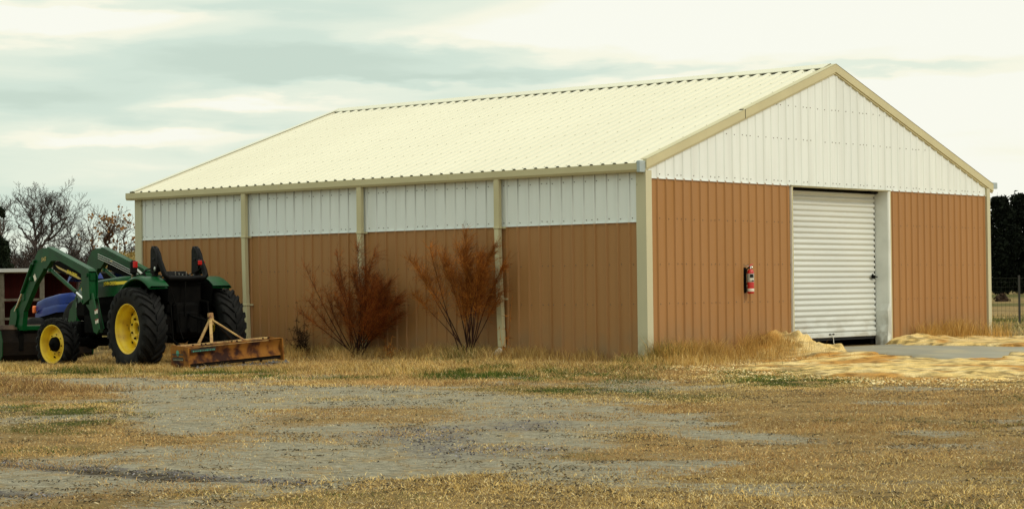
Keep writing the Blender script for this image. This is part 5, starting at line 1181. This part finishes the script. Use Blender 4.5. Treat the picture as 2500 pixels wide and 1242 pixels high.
# dark long barn behind the brush
# blue tractor
bp0 = local(236, 44.5); bt = empty('blue_tractor', bp0, math.atan2(-rt[1], -rt[0])-.75); tag(bt, 'blue compact tractor parked behind the green loader tractor', 'tractor')
m = MB(); loft(m, [(.55, .30, 1.20, .98, .05), (1.0, .30, 1.17, .95, .05), (1.5, .29, 1.09, .86, .05), (1.78, .27, 1.02, .80, .06), (1.84, .25, .93, .80, .05)]); h2 = m.build('hood', M['blue'], bt, True)
m = MB(); m.box((1.845, 0, .86), (.04, .36, .14), bev=.01); m.build('grille', M['dark'], bt)
m = MB(); loft(m, [(.5, .31, .985, .80, .03), (1.0, .315, .965, .78, .03), (1.5, .295, .90, .70, .03), (1.88, .24, .80, .66, .06)]); m.build('hood_lower', M['blue'], bt, True)
for sg in (1, -1): m = MB(); m.box((1.86, sg*.27, .84), (.06, .10, .16), bev=.02); m.build('headlight', M['orange'], bt)
m = MB(); m.box((1.0, 0, .62), (1.6, .5, .4), bev=.05); m.box((1.86, 0, .55), (.2, .5, .25), bev=.03); m.box((-.1, 0, .7), (.9, .9, .5), bev=.05); m.build('chassis', M['dark'], bt)
for x, R_, w_ in ((1.35, .36, .22), (-.3, .55, .34)):
    for sg in (1, -1):
        wh = empty('wheel', (x, sg*.58, R_-.04)); wh.parent = bt
        m = MB(); m.lathe([(R_*.55, -w_/2), (R_*.9, -w_/2), (R_, -w_*.35), (R_, w_*.35), (R_*.9, w_/2), (R_*.55, w_/2)], (0, 0, 0), 'Y', 28); m.build('tyre', M['tyre'], wh)
        m = MB(); m.lathe([(R_*.56, sg*w_*.45), (R_*.5, sg*w_*.2), (0, sg*w_*.2)], (0, 0, 0), 'Y', 24); m.build('rim', M['labelw'], wh)
for sg in (1, -1):
    m = MB(); n = 12; vs = []
    for i in range(n+1):
        a = math.radians(15+140*i/n); vs += [(-.3+.42*math.cos(a), sg*.32, 1.33+.34*math.sin(a)), (-.3+.42*math.cos(a), sg*.66, 1.33+.34*math.sin(a)), (-.3+.40*math.cos(a), sg*.68, 1.24+.32*math.sin(a))]
    m.add(vs, [(3*i+k, 3*i+3+k, 3*i+4+k, 3*i+1+k) for i in range(n) for k in range(2)], 0, True); m.build('fender', M['blue'], bt)
m = MB(); m.box((-.1, 0, 1.25), (.4, .45, .12), bev=.04); m.box((-.3, 0, 1.45), (.12, .45, .35), bev=.04); m.build('seat', M['gloss'], bt)
# hay bale
hp = local(313, 48); hb = MB(); hb.lathe([(0, -.62), (.70, -.62), (.78, -.55), (.80, 0), (.78, .55), (.70, .62), (0, .62)], (0, 0, 0), 'Y', 40)
rg = np.random.default_rng(9)
hay = hb.build('hay_bale', M['hay']); 
hme = hay.data
A = []; B = []
for k in range(5000):
    a = rg.uniform(0, 2*PI); y = rg.uniform(-.62, .62); r = .80; p = np.array([r*math.cos(a), y, r*math.sin(a)]); A.append(p); B.append(p*np.array([1, 1, 1])+rg.normal(0, .05, 3)+np.array([math.cos(a), 0, math.sin(a)])*.02)
v, t, c = seg_mesh(np.array(A), np.array(B), np.full(len(A), .005), np.full(len(A), .003), pick([((.45, .34, .12), 2), ((.30, .20, .05), 2), ((.18, .12, .03), 1)], len(A)))
st = npmesh('loose_straw', v, t, ATTS, c, hay)
hz_ = at(313, 622, 48)[2]; hay.location = (hp.x, hp.y, hz_-.80); hay.rotation_euler = (0, 0, math.atan2(rt[1], rt[0])+.9)
tag(hay, 'golden round hay bale stacked beside the barn corner behind the tractor', 'hay bale')
hay2 = MB(); hay2.lathe([(0, -.62), (.55, -.62), (.62, -.55), (.62, .55), (.55, .62), (0, .62)], (0, 0, 0), 'Y', 32); o = hay2.build('hay_bale', M['hay']); o.location = (hp.x, hp.y, hz_-1.6-.60); tag(o, 'lower hay bale carrying the golden round bale behind the tractor', 'hay bale'); o.rotation_euler = hay.rotation_euler
# hay heap behind the bucket
q = local(15, 46); hh = MB()
# white plank leaning by the bucket
# ------------------------------------------------------------------ wire fence on the right
f0 = at(2400, 760, 57); fd_ = Vector((rt[0], rt[1], 0))
fz = Hs(f0[0], f0[1])
fence = empty('wire_fence', (f0[0], f0[1], fz), math.atan2(rt[1], rt[0])); tag(fence, 'dark wire mesh fence on thin posts in the field right of the barn', 'fence')
for x in (-.3, .98, 2.2): m = MB(); m.box((x, 0, .62), (.05, .05, 1.35), bev=.006); m.build('post', M['post'], fence)
m = MB()
for k in range(9): m.tube([(-.6, 0, .08+k*.13), (2.6, 0, .08+k*.13)], .0028, 3, cap=False)
m.tube([(-.6, 0, 1.22), (2.6, 0, 1.22)], .005, 5)
x = -.6
while x < 2.6: m.tube([(x, 0, .05), (x, 0, 1.22)], .0024, 3, cap=False); x += .11
m.build('wire_mesh', M['wire'], fence)
